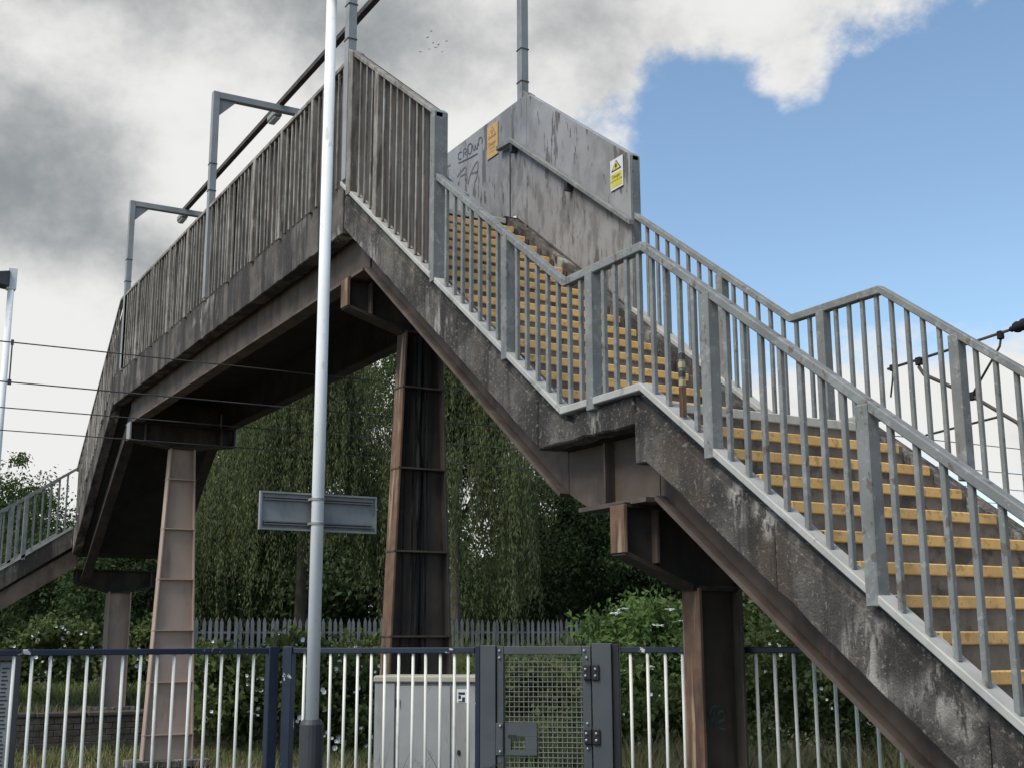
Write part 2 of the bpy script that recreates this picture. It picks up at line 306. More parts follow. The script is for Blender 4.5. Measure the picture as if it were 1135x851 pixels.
# ------------------------------------------------------------------ the footbridge
Y0, YF = 4.513, 6.615
TAN = .7226
XK1, XK2, XK3, S_ = -11.493, -7.229, -6.278, .033
ZD, ZL = 4.67+EYE, 1.588+EYE              # kerb tops: deck, landing
HL, HT = .92, 1.327                       # low rail and tall parapet above the kerb
XB = -22.3; TANB = .85; XE = -25.25       # far flight
def zk(x):
    if x < XB: return ZD-(XB-x)*TANB
    if x < XK1: return ZD
    if x < XK2: return ZD-(x-XK1)*TAN
    if x < XK3: return ZL
    return ZL-(x-XK3)*TAN
XEND = -2.0
bridge = empty('footbridge', (-11.5, 5.56, 0))
tag(bridge, 'weathered concrete and steel railway footbridge with grey railings and yellow-edged stairs', 'footbridge')

# deck slab, edge panels
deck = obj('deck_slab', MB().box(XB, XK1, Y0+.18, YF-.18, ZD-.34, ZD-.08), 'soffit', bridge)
def ragged(a, b, fn, amp, step=.11):
    n = max(2, int(abs(b-a)/step)); out = []
    for k in range(n+1):
        x = a+(b-a)*k/n; chip = random.choice((0,0,0,0,0,-1.6))*amp if 0 < k < n else 0
        out.append((x, fn(x)+random.uniform(-amp,amp)*.6-chip))
    return out
def edge_panels(parent, pts_fn, xs_, y0, y1, mat, dtop=.06, dbot=.5, gap=.004, jag=.007):
    for a, b in zip(xs_[:-1], xs_[1:]):
        m = MB(); m.prism(ragged(a+gap, b-gap, lambda x: zk(x)-dtop, jag*.4)+ragged(b-gap, a+gap, lambda x: zk(x)-dbot, jag), y0, y1, 'y')
        obj('concrete_panel', m, mat, parent, bevel=.008)
dx = list(np.linspace(XB, XK1-.02, 8))
for ya, yb in ((Y0, Y0+.18), (YF-.18, YF)): edge_panels(deck, None, dx, ya, yb, 'conc_deck', .035, .56)
# upper and lower stair flights
T1 = 4.256/17; R1 = (4.59-1.47)/17
FL1 = 4.59+EYE; FL2 = 1.47+EYE
def flight(name, x0, z0, n, t, r, parent_panels, jx, first_mat):
    w = MB(); x1 = x0+n*t; z1 = z0-n*r
    xe = x1-.34; ze = z1+.34*r/t
    w.prism([(x0-.02, z0-.20), (xe, ze-.20), (xe, ze-.36), (x0-.02, z0-.36)], Y0+.18, YF-.18, 'y')
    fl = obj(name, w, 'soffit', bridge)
    for ya, yb in ((Y0, Y0+.17), (YF-.17, YF)): 
        edge_panels(fl, None, jx, ya, yb, 'conc', .17)
        e0 = jx[0]; e1 = XK2 if jx[-1] < -7 else jx[-1]; ins_ = .016
        obj('kerb_upstand', MB().prism([(e0, zk(e0)-.055), (e1, zk(e1)-.055), (e1, zk(e1)-.168), (e0, zk(e0)-.168)], ya+(ins_ if ya < 5 else .004), yb-(.004 if ya < 5 else ins_), 'y'), 'conc', fl)
    st = nz = None
    nb = obj('landing_nosing', MB().box(x0-.10, x0+.012, Y0+.175, YF-.175, z0-.058, z0+.004), 'beige', fl, bevel=.006)
    for k in range(1, n):
        xf, zf = x0+k*t, z0-k*r
        if st is None:
            st = obj('step', MB().box(xf-t-.015, xf, Y0+.175, YF-.175, zf-r-.03, zf-.002), 'step', fl, bevel=.004); s0 = worg(st).copy(); a0 = (xf, zf)
            nz = obj('nosing', MB().box(xf-.06, xf+.014, Y0+.22, YF-.22, zf-.060, zf+.004), 'yellow', fl, bevel=.006); n0 = worg(nz).copy()
        else:
            dv = Vector((xf-a0[0], 0, zf-a0[1])); inst(st, fl, s0+dv); inst(nz, fl, n0+dv+Vector((0, random.uniform(-.012,.012), 0)))
    # riser below the landing edge
    obj('riser', MB().box(x0-.09, x0-.004, Y0+.175, YF-.175, z0-r-.03, z0-.059), 'step', fl)
    # bottom riser of the flight
    return fl
up = flight('stair_flight', -11.50, FL1, 17, T1, R1, None, [XK1+.02, -10.2, -8.89, -7.60], 'conc')
lo = flight('stair_flight', -6.23, FL2, 17, .2485, .1795, None, [-6.40, -5.13, -3.82, -2.6, -1.9], 'conc')
# landing
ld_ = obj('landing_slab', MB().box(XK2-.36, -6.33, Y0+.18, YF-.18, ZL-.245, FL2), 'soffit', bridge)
for ya, yb in ((Y0, Y0+.17), (YF-.17, YF)):
    m = MB(); m.prism([(-7.596, zk(-7.6)-.17), (XK2+.10, ZL-.13), (XK2+.14, ZL-.065), (-6.404, ZL-.06)]+ragged(-6.404, -7.596, lambda x: ZL-.25, .006), ya, yb, 'y')
    obj('concrete_panel', m, 'conc', ld_, bevel=.012)

# girders under everything
def girder(parent, poly, y, bottom):
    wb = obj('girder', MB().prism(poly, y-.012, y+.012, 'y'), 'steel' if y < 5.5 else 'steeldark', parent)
    f = MB()
    for (a, b) in bottom: f.bar((a[0], y, a[1]), (b[0], y, b[1]), .18, .03)
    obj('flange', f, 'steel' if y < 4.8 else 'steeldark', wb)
    return wb
for y in (Y0+.24, YF-.24):
    zt, zb = ZD-.35, ZD-.97
    g1 = girder(bridge, [(-21.9, zt), (-11.3, zt), (-11.3, zb), (-21.9, zb)], y, [((-21.9, zb), (-11.3, zb))])
    g2 = girder(bridge, [(-11.25, zk(-11.25)-.36), (-7.55, zk(-7.55)-.36), (-7.55, zk(-7.55)-.80), (-11.25, zk(-11.25)-.80)], y, [((-11.25, zk(-11.25)-.80), (-7.55, zk(-7.55)-.80))])
    g3 = girder(bridge, [(-7.54, ZL-.26), (-6.45, ZL-.26), (-6.45, ZL-.70), (-7.25, ZL-.70), (-7.54, ZL-.56)], y, [((-7.3, ZL-.70), (-6.5, ZL-.70))])
    g3.data.materials[0] = M['steel']
    obj('stiffener', MB().box(-6.98, -6.96, y-.09, y+.09, ZL-.68, ZL-.27), 'darksteel', g3)
    g4 = girder(bridge, [(-6.44, ZL-.26), (-6.2, zk(-6.2)-.36), (-2.1, zk(-2.1)-.36), (-2.1, zk(-2.1)-.80), (-6.44, ZL-.685)], y, [((-6.40, ZL-.70), (-2.1, zk(-2.1)-.80))])

# piers
def pier(x, zt, zbase, hw_top, hw_base, webmat, flmat, endmat, cap_top, end_h, yc=5.56, yl=4.64, fw=.22, cables=False, stiff=.85, ph=0.0, cw=.24):
    p = obj('pier', MB().prism([(yc-hw_top, zt), (yc+hw_top, zt), (yc+hw_base, zbase), (yc-hw_base, zbase)], x-.012, x+.012, 'x'), webmat, bridge)
    for s in (-1, 1):
        m = MB(); t = .024*s
        m.prism([(yc+s*hw_top, zt), (yc+s*hw_top+t, zt), (yc+s*hw_base+t, zbase), (yc+s*hw_base, zbase)], x-fw/2, x+fw/2, 'x')
        obj('flange', m, 'darksteel' if (webmat == 'darksteel' and s > 0) else flmat, p, bevel=.003)
    z = zt-.5+ph
    while z > zbase+.2 and stiff < 5:
        k = (zt-z)/(zt-zbase); hw = hw_top+(hw_base-hw_top)*k
        obj('stiffener', MB().box(x-fw/2-.004, x+fw/2+.004, yc-hw-.03, yc+hw+.03, z-.009, z+.009), flmat if webmat=='pink' else 'darksteel', p)
        z -= stiff
    obj('base_plate', MB().box(x-.3, x+.3, yc-hw_base-.25, yc+hw_base+.25, zbase-.05, zbase+.06), 'conc', p, bevel=.01)
    yr = 2*yc-yl
    cb = obj('crossbeam', MB().prism([(yl+.02, cap_top-.02), (yr-.02, cap_top-.02), (yr-.02, cap_top-end_h+.02), (yc+hw_top+.05, zt+.02), (yc-hw_top-.05, zt+.02), (yl+.02, cap_top-end_h+.02)], x-.015, x+.015, 'x'), 'steeldark', bridge)
    f = MB(); f.bar((x, yl, cap_top), (x, yr, cap_top), cw, .03); obj('top_flange', f, 'steeldark', cb)
    f = MB(); f.bar((x, yl, cap_top-end_h), (x, yc-hw_top-.04, zt), cw, .03); f.bar((x, yc+hw_top+.04, zt), (x, yr, cap_top-end_h), cw, .03); f.bar((x, yc-hw_top-.05, zt-.001), (x, yc+hw_top+.05, zt-.001), cw, .03); obj('bottom_flange', f, 'steeldark', cb)
    for y in (yl, yr): obj('end_plate', MB().box(x-cw/2-.005, x+cw/2+.005, y-.015, y+.015, cap_top-end_h, cap_top), endmat, cb, bevel=.003)
    for y in (yl+.26, yr-.26): obj('stiffener', MB().box(x-cw/2, x+cw/2, y-.01, y+.01, cap_top-end_h-.06, cap_top-.02), 'steel', cb)
    if cables:
        for i, (ya, yb_, r) in enumerate(((-.13,-.24,.012), (-.07,-.12,.014), (-.03,-.04,.022), (.02,.02,.022), (.065,.075,.012))):
            pts = [(x+.04+.012*(i%3), yc+ya+(yb_-ya)*k/10+.006*math.sin(k*1.3+i), zt+.35-(zt+.35-zbase)*k/10) for k in range(11)]
            obj('cable', MB().tube(pts, r, 6), 'black', p, smooth=True)
    return p
near_pier = pier(-11.7, 3.2+EYE, -.42, .19, .40, 'darksteel', 'rust', 'rust', 3.69+EYE, .30, yc=5.50, cables=True, ph=-.1, cw=.18)
far_pier = pier(-21.5, 3.3+EYE, -.36, .19, .40, 'pink', 'pink', 'galv', 3.69+EYE, .30, fw=.2, ph=-.05)
land_pier = pier(-6.75, .34+EYE, -.1, .16, .16, 'darksteel', 'rust', 'rust', ZL-.72, .31, yc=5.37, yl=4.62, fw=.19, stiff=9, cw=.15)
farland_pier = pier(-26.1, 1.0+EYE, .3, .20, .20, 'pink', 'pink', 'darksteel', 1.42+EYE, .24, yc=5.62, yl=4.75, fw=.3, stiff=9)

# railings -----------------------------------------------------------------
BS = .145
def railing(y, sgn, x0, special=False):
    """low railing along the stairs and landing at plane y"""
    pts = [(x0, zk(XK2)+HL-(x0-XK2-S_)*TAN), (XK2+S_, ZL+HL), (XK3+S_, ZL+HL), (XEND, ZL+HL-(XEND-XK3-S_)*TAN)]
    ra, rb = (y-.03, y+.035) if sgn < 0 else (y-.035, y+.03)
    R = obj('railing', MB().strip(pts, .062, ra, rb), 'rail', bridge, bevel=.006)
    kp = [(x0-.02, zk(x0-.02)), (XK2, ZL), (XK3, ZL), (XEND, zk(XEND))]
    ka, kb = (y-.04, y+.07) if sgn < 0 else (y-.07, y+.04)
    obj('kerb_plate', MB().strip(kp, .052, ka, kb), 'kerb', R, bevel=.006)
    def ztop(x):
        if x < XK2+S_: return pts[1][1]-(x-XK2-S_)*TAN
        if x < XK3+S_: return pts[1][1]
        return pts[1][1]-(x-XK3-S_)*TAN
    posts = [-8.03, -6.85, -5.61, -4.41, -3.2]
    for px in posts:
        m = MB(); m.box(px-.042, px+.042, y-.042, y+.042, zk(px)-.085, ztop(px)-.045); obj('post', m, 'rail', R, bevel=.006)
    allp = [x0+.02]+posts
    bx = []
    for a, b in zip(allp[:-1], allp[1:]):
        n = int(round((b-a)/BS)); bx += [a+(b-a)*k/n for k in range(1, n)]
    proto = {}
    for x in bx:
        z0, z1 = zk(x)-.01, ztop(x)-.03
        key = round(z1-z0, 3)
        mat = 'rail'
        if special and abs(x+5.93) < .073: mat = 'rust'
        if mat == 'rail' and key in proto:
            s = proto[key]; inst(s, R, (x, y+random.uniform(-.002,.002), z0))
        else:
            o = obj('baluster', MB().box(x-.0155, x+.0155, y-.0155, y+.0155, z0, z1), 'rail', R, bevel=.004)
            if mat == 'rail': proto[key] = o
            else:
                tag(o, 'baluster rusty at its foot and wrapped in yellow and black tape')
                obj('rusty_foot', MB().box(x-.017, x+.017, y-.017, y+.017, z0+.012, z0+.20), 'rust', o, bevel=.003)
                for i, zz in enumerate((.20,.255,.31,.365)):
                    obj('tape', MB().box(x-.018-.002*(i%2), x+.018, y-.018, y+.018, z0+zz, z0+zz+.045), 'tape' if i % 2 == 0 else 'ink', o, bevel=.006)
    return R
nr = railing(Y0, -1, -9.26, True)
fr = railing(YF, 1, -9.26)

# tall parapets --------------------------------------------------------------
XP = XK1+.276
def tall_side(y, sgn, seg):
    """seg: 'deck', 'stair' or 'far'; sgn -1 near side (bars outwards to -y)"""
    o_ = y+.0*sgn
    if seg == 'deck': xa, xb = -22.05, XP; zt = lambda x: ZD+HT; zb = lambda x: ZD+.0
    elif seg == 'stair': xa, xb = XP, -9.25; zt = lambda x: ZD+HT-(x-XP)*TAN; zb = lambda x: zk(x)+.002
    else: xa, xb = XE+.05, -22.05; zt = lambda x: ZD+HT-(-22.05-x)*TANB; zb = lambda x: zk(x)
    inner = .055*(-sgn)
    ya, yb = sorted((y+inner, y+inner-.008*sgn))
    floor = .02
    nS = max(1, int(round((xb-xa)/2.06)))
    P_ = None
    cuts = np.linspace(xa, xb, nS+1)
    capm = MB().strip([(xa, zt(xa)), (xb, zt(xb))], .05, y-.035, y+.035)
    P_ = obj('parapet', capm, 'bars' if sgn < 0 else 'galv', bridge, bevel=.005)
    for a, b in zip(cuts[:-1], cuts[1:]):
        low = zk(b)-.02 if (seg == 'deck' and b > -11.6) else zb(b)-floor
        m = MB(); m.prism([(a+.003, zb(a)-floor)]+([(XK1, ZD-floor)] if seg == 'deck' and low < ZD-.1 else [])+[(b-.003, low), (b-.003, zt(b)-.004), (a+.003, zt(a)-.004)], ya, yb, 'y')
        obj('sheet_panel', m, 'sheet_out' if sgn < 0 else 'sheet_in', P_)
    # posts
    if seg == 'deck': px = list(np.arange(-21.7, -11.6, 1.03))
    elif seg == 'stair': px = [-10.60]
    else: px = [-23.1, -24.2]
    for i, x in enumerate(px):
        w = .045 if (seg != 'deck' or i % 3 == 1) else .03
        yy = sorted((y-.045*(-sgn)*-1*-1, y+.04*(-sgn))) 
        m = MB(); m.prism([(x-w, zb(x-w)-.06), (x+w, zb(x+w)-.06), (x+w, zt(x+w)-.04), (x-w, zt(x-w)-.04)], y-.04, y+.04, 'y')
        obj('post', m, 'bars' if sgn < 0 else 'galv', P_, bevel=.005)
    if seg == 'stair':
        for x, w in ((-9.285, .035), (XP-.05, .055)):
            m = MB(); m.prism([(x-w, zb(x)-.06), (x+w, zb(x)-.06), (x+w, zt(x+w)+.004), (x-w, zt(x-w)+.004)], y-.052, y+.085 if sgn<0 else y+.052, 'y')
            obj('end_post', m, 'rail' if x > -10 else 'bars', P_, bevel=.006)
        obj('kerb_plate', MB().strip([(XK1+.0, zk(XK1)), (-9.31, zk(-9.31))], .05, y-.045, y+.06), 'kerb', P_, bevel=.006)
    if sgn < 0:
        proto = {}
        for a, b in zip([xa]+px, px+[xb]):
            n = int(round((b-a)/BS))
            for k in range(1, n):
                x = a+(b-a)*k/n; z0, z1 = zb(x)+(.005 if seg=='stair' else -.03), zt(x)-.045
                key = round(z1-z0, 2)
                if key in proto:
                    o = inst(proto[key], P_, (x, y-.008+random.uniform(-.006,.006), z0)); o.rotation_euler = (random.uniform(-.006,.006), random.uniform(-.004,.004), random.uniform(-.08,.08))
                else: proto[key] = obj('bar', MB().box(x-.0135, x+.0135, y-.02, y+.004, z0, z1), 'bars', P_, bevel=.003)
    return P_
for seg in ('deck', 'stair', 'far'):
    tall_side(Y0, -1, seg); tall_side(YF, 1, seg)
# handrails inside the tall parapets
hz = 5.54+EYE
h = obj('handrail', MB().strip([(-11.78, hz+.02), (-11.46, hz), (-9.18, hz-(-9.18+11.46)*TAN)], .06, YF-.15, YF-.085), 'rail', bridge, bevel=.008)
for x in (-11.45, -10.3): obj('bracket', MB().box(x-.03, x+.03, YF-.14, YF-.05, hz-.16-max(0,(x+11.46))*TAN, hz-.06-max(0,(x+11.46))*TAN), 'hinge', h)
obj('handrail', MB().strip([(-11.46, hz), (-8.98, hz-(-8.98+11.46)*TAN)], .06, Y0+.10, Y0+.16), 'rail', bridge, bevel=.008)
obj('seam_strip', MB().box(-11.60, -11.585, YF-.07, YF-.05, ZD-.06, ZD+.85), 'hinge', h)

# far flight, far landing and the flight that turns towards the left
ff = obj('stair_flight', MB().prism([(XB, ZD-.2), (XB, ZD-.45), (XE, zk(XE)-.45), (XE, zk(XE)-.2)], Y0+.18, YF-.18, 'y'), 'soffit', bridge)
for ya, yb in ((Y0, Y0+.17), (YF-.17, YF)): edge_panels(ff, None, [XE, -24.2, -23.2, XB], ya, yb, 'conc_deck', .03, .50)
for y in (Y0+.3, YF-.3):
    gg = girder(bridge, [(-21.9, ZD-.40), (-21.9, ZD-.95), (XE-.2, zk(XE-.2)-.85), (XE-.2, zk(XE-.2)-.45)], y, [((-21.9, ZD-.95), (XE-.2, zk(XE-.2)-.85))])
ZFL = 2.2+EYE
fl = obj('landing_slab', MB().box(-27.2, XE, Y0+.0, YF, ZFL-.45, ZFL-.1), 'soffit', bridge)
def zl(y): return ZFL+.03-(Y0-y)*.667
yend = -.6
lf = obj('stair_flight', MB().prism([(Y0, zl(Y0)-.15), (yend, zl(yend)-.15), (yend, zl(yend)-.40), (Y0, zl(Y0)-.40)], -27.05, XE-.17, 'x'), 'soffit', bridge)
for xa, xb in ((XE-.17, XE), (-27.2, -27.05)):
    for a, b in zip(np.linspace(yend, Y0, 5)[:-1], np.linspace(yend, Y0, 5)[1:]):
        obj('concrete_panel', MB().prism([(a+.004, zl(a)-.05), (b-.004, zl(b)-.05), (b-.004, zl(b)-.42), (a+.004, zl(a)-.42)], xa, xb, 'x'), 'conc_deck', lf, bevel=.01)
    gw = obj('girder', MB().prism([(yend, zl(yend)-.42), (Y0+.1, zl(Y0)-.42), (Y0+.1, zl(Y0)-.78), (yend, zl(yend)-.78)], (xa+xb)/2-.06, (xa+xb)/2+.06, 'x'), 'steel', bridge)
for x in (XE-.04, -27.16):
    y1 = Y0-.02
    R = obj('railing', MB().prism([(yend, zl(yend)+1.14), (y1, zl(y1)+1.14), (y1, zl(y1)+1.08), (yend, zl(yend)+1.08)], x-.03, x+.03, 'x'), 'rail', bridge)
    obj('kerb_plate', MB().prism([(yend, zl(yend)), (y1, zl(y1)), (y1, zl(y1)-.05), (yend, zl(yend)-.05)], x-.05, x+.05, 'x'), 'kerb', R)
    pr = None
    for k in range(1, 34):
        y = y1-k*BS
        if k % 8 == 6: obj('post', MB().box(x-.05, x+.05, y-.04, y+.04, zl(y)-.1, zl(y)+1.1), 'rail', R, bevel=.005)
        elif pr is None: pr = obj('baluster', MB().box(x-.015, x+.015, y-.015, y+.015, zl(y)-.01, zl(y)+1.09), 'rail', R); y_p = y
        else: inst(pr, R, (x, y, zl(y)-.01))

# graffiti (flat sprayed marks)
def stroke(m, pts, w, y):
    pts = [Vector((p[0], 0, p[1])) for p in pts]; L = []
    for i, p in enumerate(pts):
        d = (pts[min(i+1,len(pts)-1)]-pts[max(i-1,0)]).normalized(); n = Vector((-d.z, 0, d.x))*w/2
        L.append((p+n, p-n))
    o = len(m.v)
    for a, b in L: m.v += [(a.x, y, a.z), (b.x, y, b.z)]
    for i in range(len(L)-1): m.f.append((o+2*i, o+2*i+1, o+2*i+3, o+2*i+2))
def smooth_pts(p, n=4):
    out = []
    for i in range(len(p)-1):
        p0, p1, p2, p3 = p[max(i-1,0)], p[i], p[i+1], p[min(i+2,len(p)-1)]
        for k in range(n):
            t = k/n
            out.append(tuple(.5*((2*p1[j])+(-p0[j]+p2[j])*t+(2*p0[j]-5*p1[j]+4*p2[j]-p3[j])*t*t+(-p0[j]+3*p1[j]-3*p2[j]+p3[j])*t**3) for j in (0,1)))
    return out+[p[-1]]
YP = YF-.067
G1 = [[(-12.795,7.463),(-12.859,7.479),(-12.89,7.447),(-12.871,7.396),(-12.807,7.386)],[(-12.756,7.381),(-12.744,7.475),(-12.693,7.47),(-12.68,7.428),(-12.718,7.423),(-12.675,7.377)],
      [(-12.618,7.498),(-12.556,7.488),(-12.53,7.448),(-12.555,7.371),(-12.617,7.381),(-12.63,7.459),(-12.618,7.498)],[(-12.506,7.451),(-12.493,7.385),(-12.456,7.372),(-12.444,7.429),(-12.419,7.371),(-12.388,7.366),(-12.383,7.431)],
      [(-12.358,7.386),(-12.347,7.466),(-12.298,7.473),(-12.267,7.437),(-12.274,7.385)],[(-12.883,7.351),(-12.629,7.318),(-12.382,7.297)]]
G2 = [[(-13.253,7.422),(-13.106,7.403)],[(-12.92,7.183),(-12.691,7.235),(-12.703,7.067)],[(-12.83,7.159),(-12.703,7.153)],[(-12.627,6.993),(-12.553,7.114),(-12.382,7.2),(-12.393,7.036),(-12.442,6.956)],[(-12.553,7.102),(-12.381,7.068)]]
m = MB()
for s in G1: stroke(m, smooth_pts(s), .017, YP)
obj('graffiti', m, 'spray', h)
m = MB()
for s in G2: stroke(m, smooth_pts(s), .022, YP)
obj('graffiti', m, 'spraygrey', h)
# teal tag on the landing pier web
m = MB(); T = [[(0,.10),(.01,0),(.02,.11),(.05,.06),(.07,.12),(.08,.01)],[(.10,.05),(.15,.07),(.14,.12),(.10,.10),(.10,.02),(.16,.0)],[(-.02,.02),(.05,.14),(.12,.15)]]
for s in T:
    q = smooth_pts(s); o = len(m.v)
    for i, p in enumerate(q):
        m.v += [(-6.735, 5.27+p[0], 1.02+p[1]+.008), (-6.735, 5.27+p[0]+.006, 1.02+p[1]-.008)]
    for i in range(len(q)-1): m.f.append((o+2*i, o+2*i+1, o+2*i+3, o+2*i+2))
obj('graffiti', m, 'teal', land_pier)

# ------------------------------------------------------------------ warning signs on the far parapet
def text_mesh(txt, size, mat, parent, x, y, z, name='lettering'):
    cu = bpy.data.curves.new(name, 'FONT'); cu.body = txt; cu.size = size; cu.align_x = 'CENTER'; cu.extrude = .0
    t = bpy.data.objects.new(name, cu); COL.objects.link(t); bpy.context.view_layer.update()
    me = bpy.data.meshes.new_from_object(t); bpy.data.objects.remove(t); me.name = name
    me.materials.append(M[mat]); o = bpy.data.objects.new(name, me); COL.objects.link(o)
    place(o, parent, Vector((x, y, z))); o.rotation_euler = (math.pi/2, 0, 0); return o
def warning_sign(xc, zc, w, hgt, board, tri_fill, tri_edge, panel, ink, label, txt):
    y = YF-.064
    s = obj('warning_sign', MB().box(xc-w/2, xc+w/2, y-.012, y-.004, zc-hgt/2, zc+hgt/2), board, bevel=.002)
    tag(s, label, 'sign')
    tz = zc+hgt*.10; th = hgt*.34; tw = w*.40
    obj('triangle_border', MB().prism([(xc-tw, tz), (xc+tw, tz), (xc, tz+th)], y-.0142, y-.0125, 'y'), tri_edge, s)
    obj('triangle', MB().prism([(xc-tw*.76, tz+th*.10), (xc+tw*.76, tz+th*.10), (xc, tz+th*.86)], y-.0158, y-.0143, 'y'), tri_fill, s)
    b = MB(); b.prism([(xc-.01, tz+th*.62), (xc+.02, tz+th*.62), (xc+.004, tz+th*.42), (xc+.024, tz+th*.42), (xc-.012, tz+th*.12), (xc-.002, tz+th*.34), (xc-.022, tz+th*.34)], y-.0172, y-.0159, 'y')
    obj('bolt_symbol', b, tri_edge, s)
    if panel: obj('text_panel', MB().box(xc-w*.42, xc+w*.42, y-.0142, y-.0125, zc-hgt*.42, zc+hgt*.02), panel, s)
    text_mesh(txt[0], hgt*.15, ink, s, xc, y-.0152, zc-hgt*.13)
    for i, t in enumerate(txt[1:]): text_mesh(t, hgt*.078, ink, s, xc, y-.0152, zc-hgt*(.24+.10*i))
    return s
warning_sign(-11.995, 7.322, .255, .41, 'fadedorange', 'fadedorange', 'fadedprint', None, 'fadedprint', 'faded orange warning sign with triangle beside the graffiti on grey parapet', ['Danger', 'Overhead', 'live wires'])
warning_sign(-9.467, 6.055, .215, .315, 'white', 'symyellow', 'ink', 'symyellow', 'ink', 'white and yellow danger sign near the end of the tall grey parapet', ['Danger', 'Overhead live wires'])

# ------------------------------------------------------------------ lighting portals over the deck
def portal(x, label):
    p = empty('lighting_frame', (x, 5.56, ZD)); tag(p, label, 'light frame', 'lighting frames over the footbridge deck')
    zt = 7.72+EYE
    for y in (Y0, YF):
        obj('post', MB().box(x-.05, x+.05, y-.047, y+.05, ZD-.02, zt), 'galv', p, bevel=.006)
        s = 1 if y < 5 else -1
        obj('gusset', MB().prism([(y+.045*s, zt-.10), (y+.30*s, zt-.10), (y+.045*s, zt-.36)], x-.008, x+.008, 'x'), 'galv', p)
        for z in (ZD+1.55, ZD+1.95): obj('band', MB().box(x-.056, x+.056, y-.053, y+.056, z-.006, z+.006), 'darksteel', p)
    obj('crossarm', MB().box(x-.05, x+.05, Y0+.052, YF-.049, zt-.10, zt-.002), 'galv', p, bevel=.006)
    l = obj('lamp', MB().box(x-.45, x-.12, 5.42, 5.55, zt-.11, zt-.004), 'galv', p, bevel=.02)
    obj('diffuser', MB().box(x-.43, x-.14, 5.435, 5.535, zt-.135, zt-.111), 'white', l, bevel=.01)
portal(-11.41, 'grey lighting frame at the head of the stairs, its posts rising from the parapet corners')
portal(-16.56, 'middle grey goalpost lighting frame standing over the footbridge deck')
portal(-21.72, 'far left grey goalpost lighting frame at the end of the footbridge deck')
tag(obj('cable_conduit', MB().box(-21.9, -10.9, 5.44, 5.52, 7.722+EYE, 7.79+EYE), 'darksteel'), 'long dark cable conduit strung between the lighting frames above the deck', 'conduit')

# ------------------------------------------------------------------ lamp column with the sign seen from behind
lp = view(347, 8.2, 0); lamp = empty('lamp_post', lp)
tag(lamp, 'white tubular lamp column with dark sleeve in front of the railings', 'lamp post')
obj('pole', MB().tube([(lp.x,lp.y,.9),(lp.x,lp.y,3.2),(lp.x,lp.y,6.2)], [.043,.040,.037], 20), 'pole', lamp, smooth=True)
obj('sleeve', MB().tube([(lp.x,lp.y,0),(lp.x,lp.y,1.085),(lp.x,lp.y,1.115)], [.076,.076,.058], 20), 'sleeve', lamp)
obj('lantern', MB().box(lp.x-.08, lp.x+.55, lp.y-.09, lp.y+.09, 6.2, 6.32), 'galv', lamp, bevel=.03)
sb = empty('sign_board', (lp.x, lp.y, 2.2)); tag(sb, 'grey back of a wide sign board clamped to the white lamp column', 'sign')
bx_ = lp.x-.075; ya, yb = lp.y-.375, lp.y+.445; za, zb = 2.315, 2.565
obj('board', MB().box(bx_-.012, bx_, ya, yb, za, zb), 'signback', sb, bevel=.002)
for z in (zb-.006, za+.006): obj('edge_flange', MB().box(bx_, bx_+.022, ya, yb, z-.006, z+.006), 'signback', sb)
for y in (ya+.006, yb-.006): obj('edge_flange', MB().box(bx_, bx_+.022, y-.006, y+.006, za+.013, zb-.013), 'signback', sb)
for z in (za+.045, zb-.045):
    obj('channel', MB().box(bx_+.001, bx_+.028, ya+.03, yb-.03, z-.012, z-.004).box(bx_+.001, bx_+.028, ya+.03, yb-.03, z+.004, z+.012), 'signrail', sb)
    obj('clamp', MB().tube([(lp.x,lp.y,z-.008),(lp.x,lp.y,z+.008)], .047, 18).box(bx_+.02, lp.x, lp.y-.05, lp.y-.035, z-.008, z+.008), 'galv', sb)

# ------------------------------------------------------------------ railings along the platform
def fence(a, b, label, spacing, post_at=(), top=1.555, posts_mat='blue', light_end=None):
    a = Vector(a); b = Vector(b); d = (b-a); L = d.length; d.normalize(); nrm = Vector((d.y, -d.x, 0))
    F = empty('railing_fence', ((a.x+b.x)/2, (a.y+b.y)/2, 0)); tag(F, label, 'fence', 'navy and cream platform railings')
    obj('top_rail', MB().bar((a.x,a.y,top-.02), (b.x,b.y,top-.02), .05, .042), 'blue', F, bevel=.005)
    obj('bottom_rail', MB().bar((a.x,a.y,.12), (b.x,b.y,.12), .05, .04), 'blue', F, bevel=.005)
    for t in post_at:
        p = a+d*t; m = MB(); m.bar((p.x,p.y,0), (p.x,p.y,top+.012), .078, .078, up=(d.x,d.y,0)); obj('post', m, posts_mat, F, bevel=.005)
    n = int(L/spacing); pr = None
    for k in range(n):
        t = (k+.5)*L/n
        if any(abs(t-q) < .05 for q in post_at): continue
        p = a+d*t
        if pr is None: pr = obj('bar', MB().tube([(p.x,p.y,.13),(p.x,p.y,top-.035)], .0115, 8), 'fbar', F, smooth=True); p0 = p
        else:
            o = inst(pr, F, worg(pr)+(p-p0)); o.rotation_euler = (random.uniform(-.004,.004), random.uniform(-.004,.004), 0)
    return F
fa, fb = view(-60, 8.4), view(306, 9.7)
Lf = (fb-fa).length
fence(fa, fb, 'navy topped railing of cream bars left of the white lamp column', .122, (Lf-.035,))
fc, fd = view(315.5, 9.7), view(526, 9.3)
fence(fc, fd, 'navy topped railing of thin cream bars before the grey cabinet', .107, (.035,))
fe, fg = view(688, 9.12), view(1010, 8.05); fh = view(1150, 7.7)
fence(fe, fh, 'navy topped railing of cream bars passing behind the stair pier', .13, ())

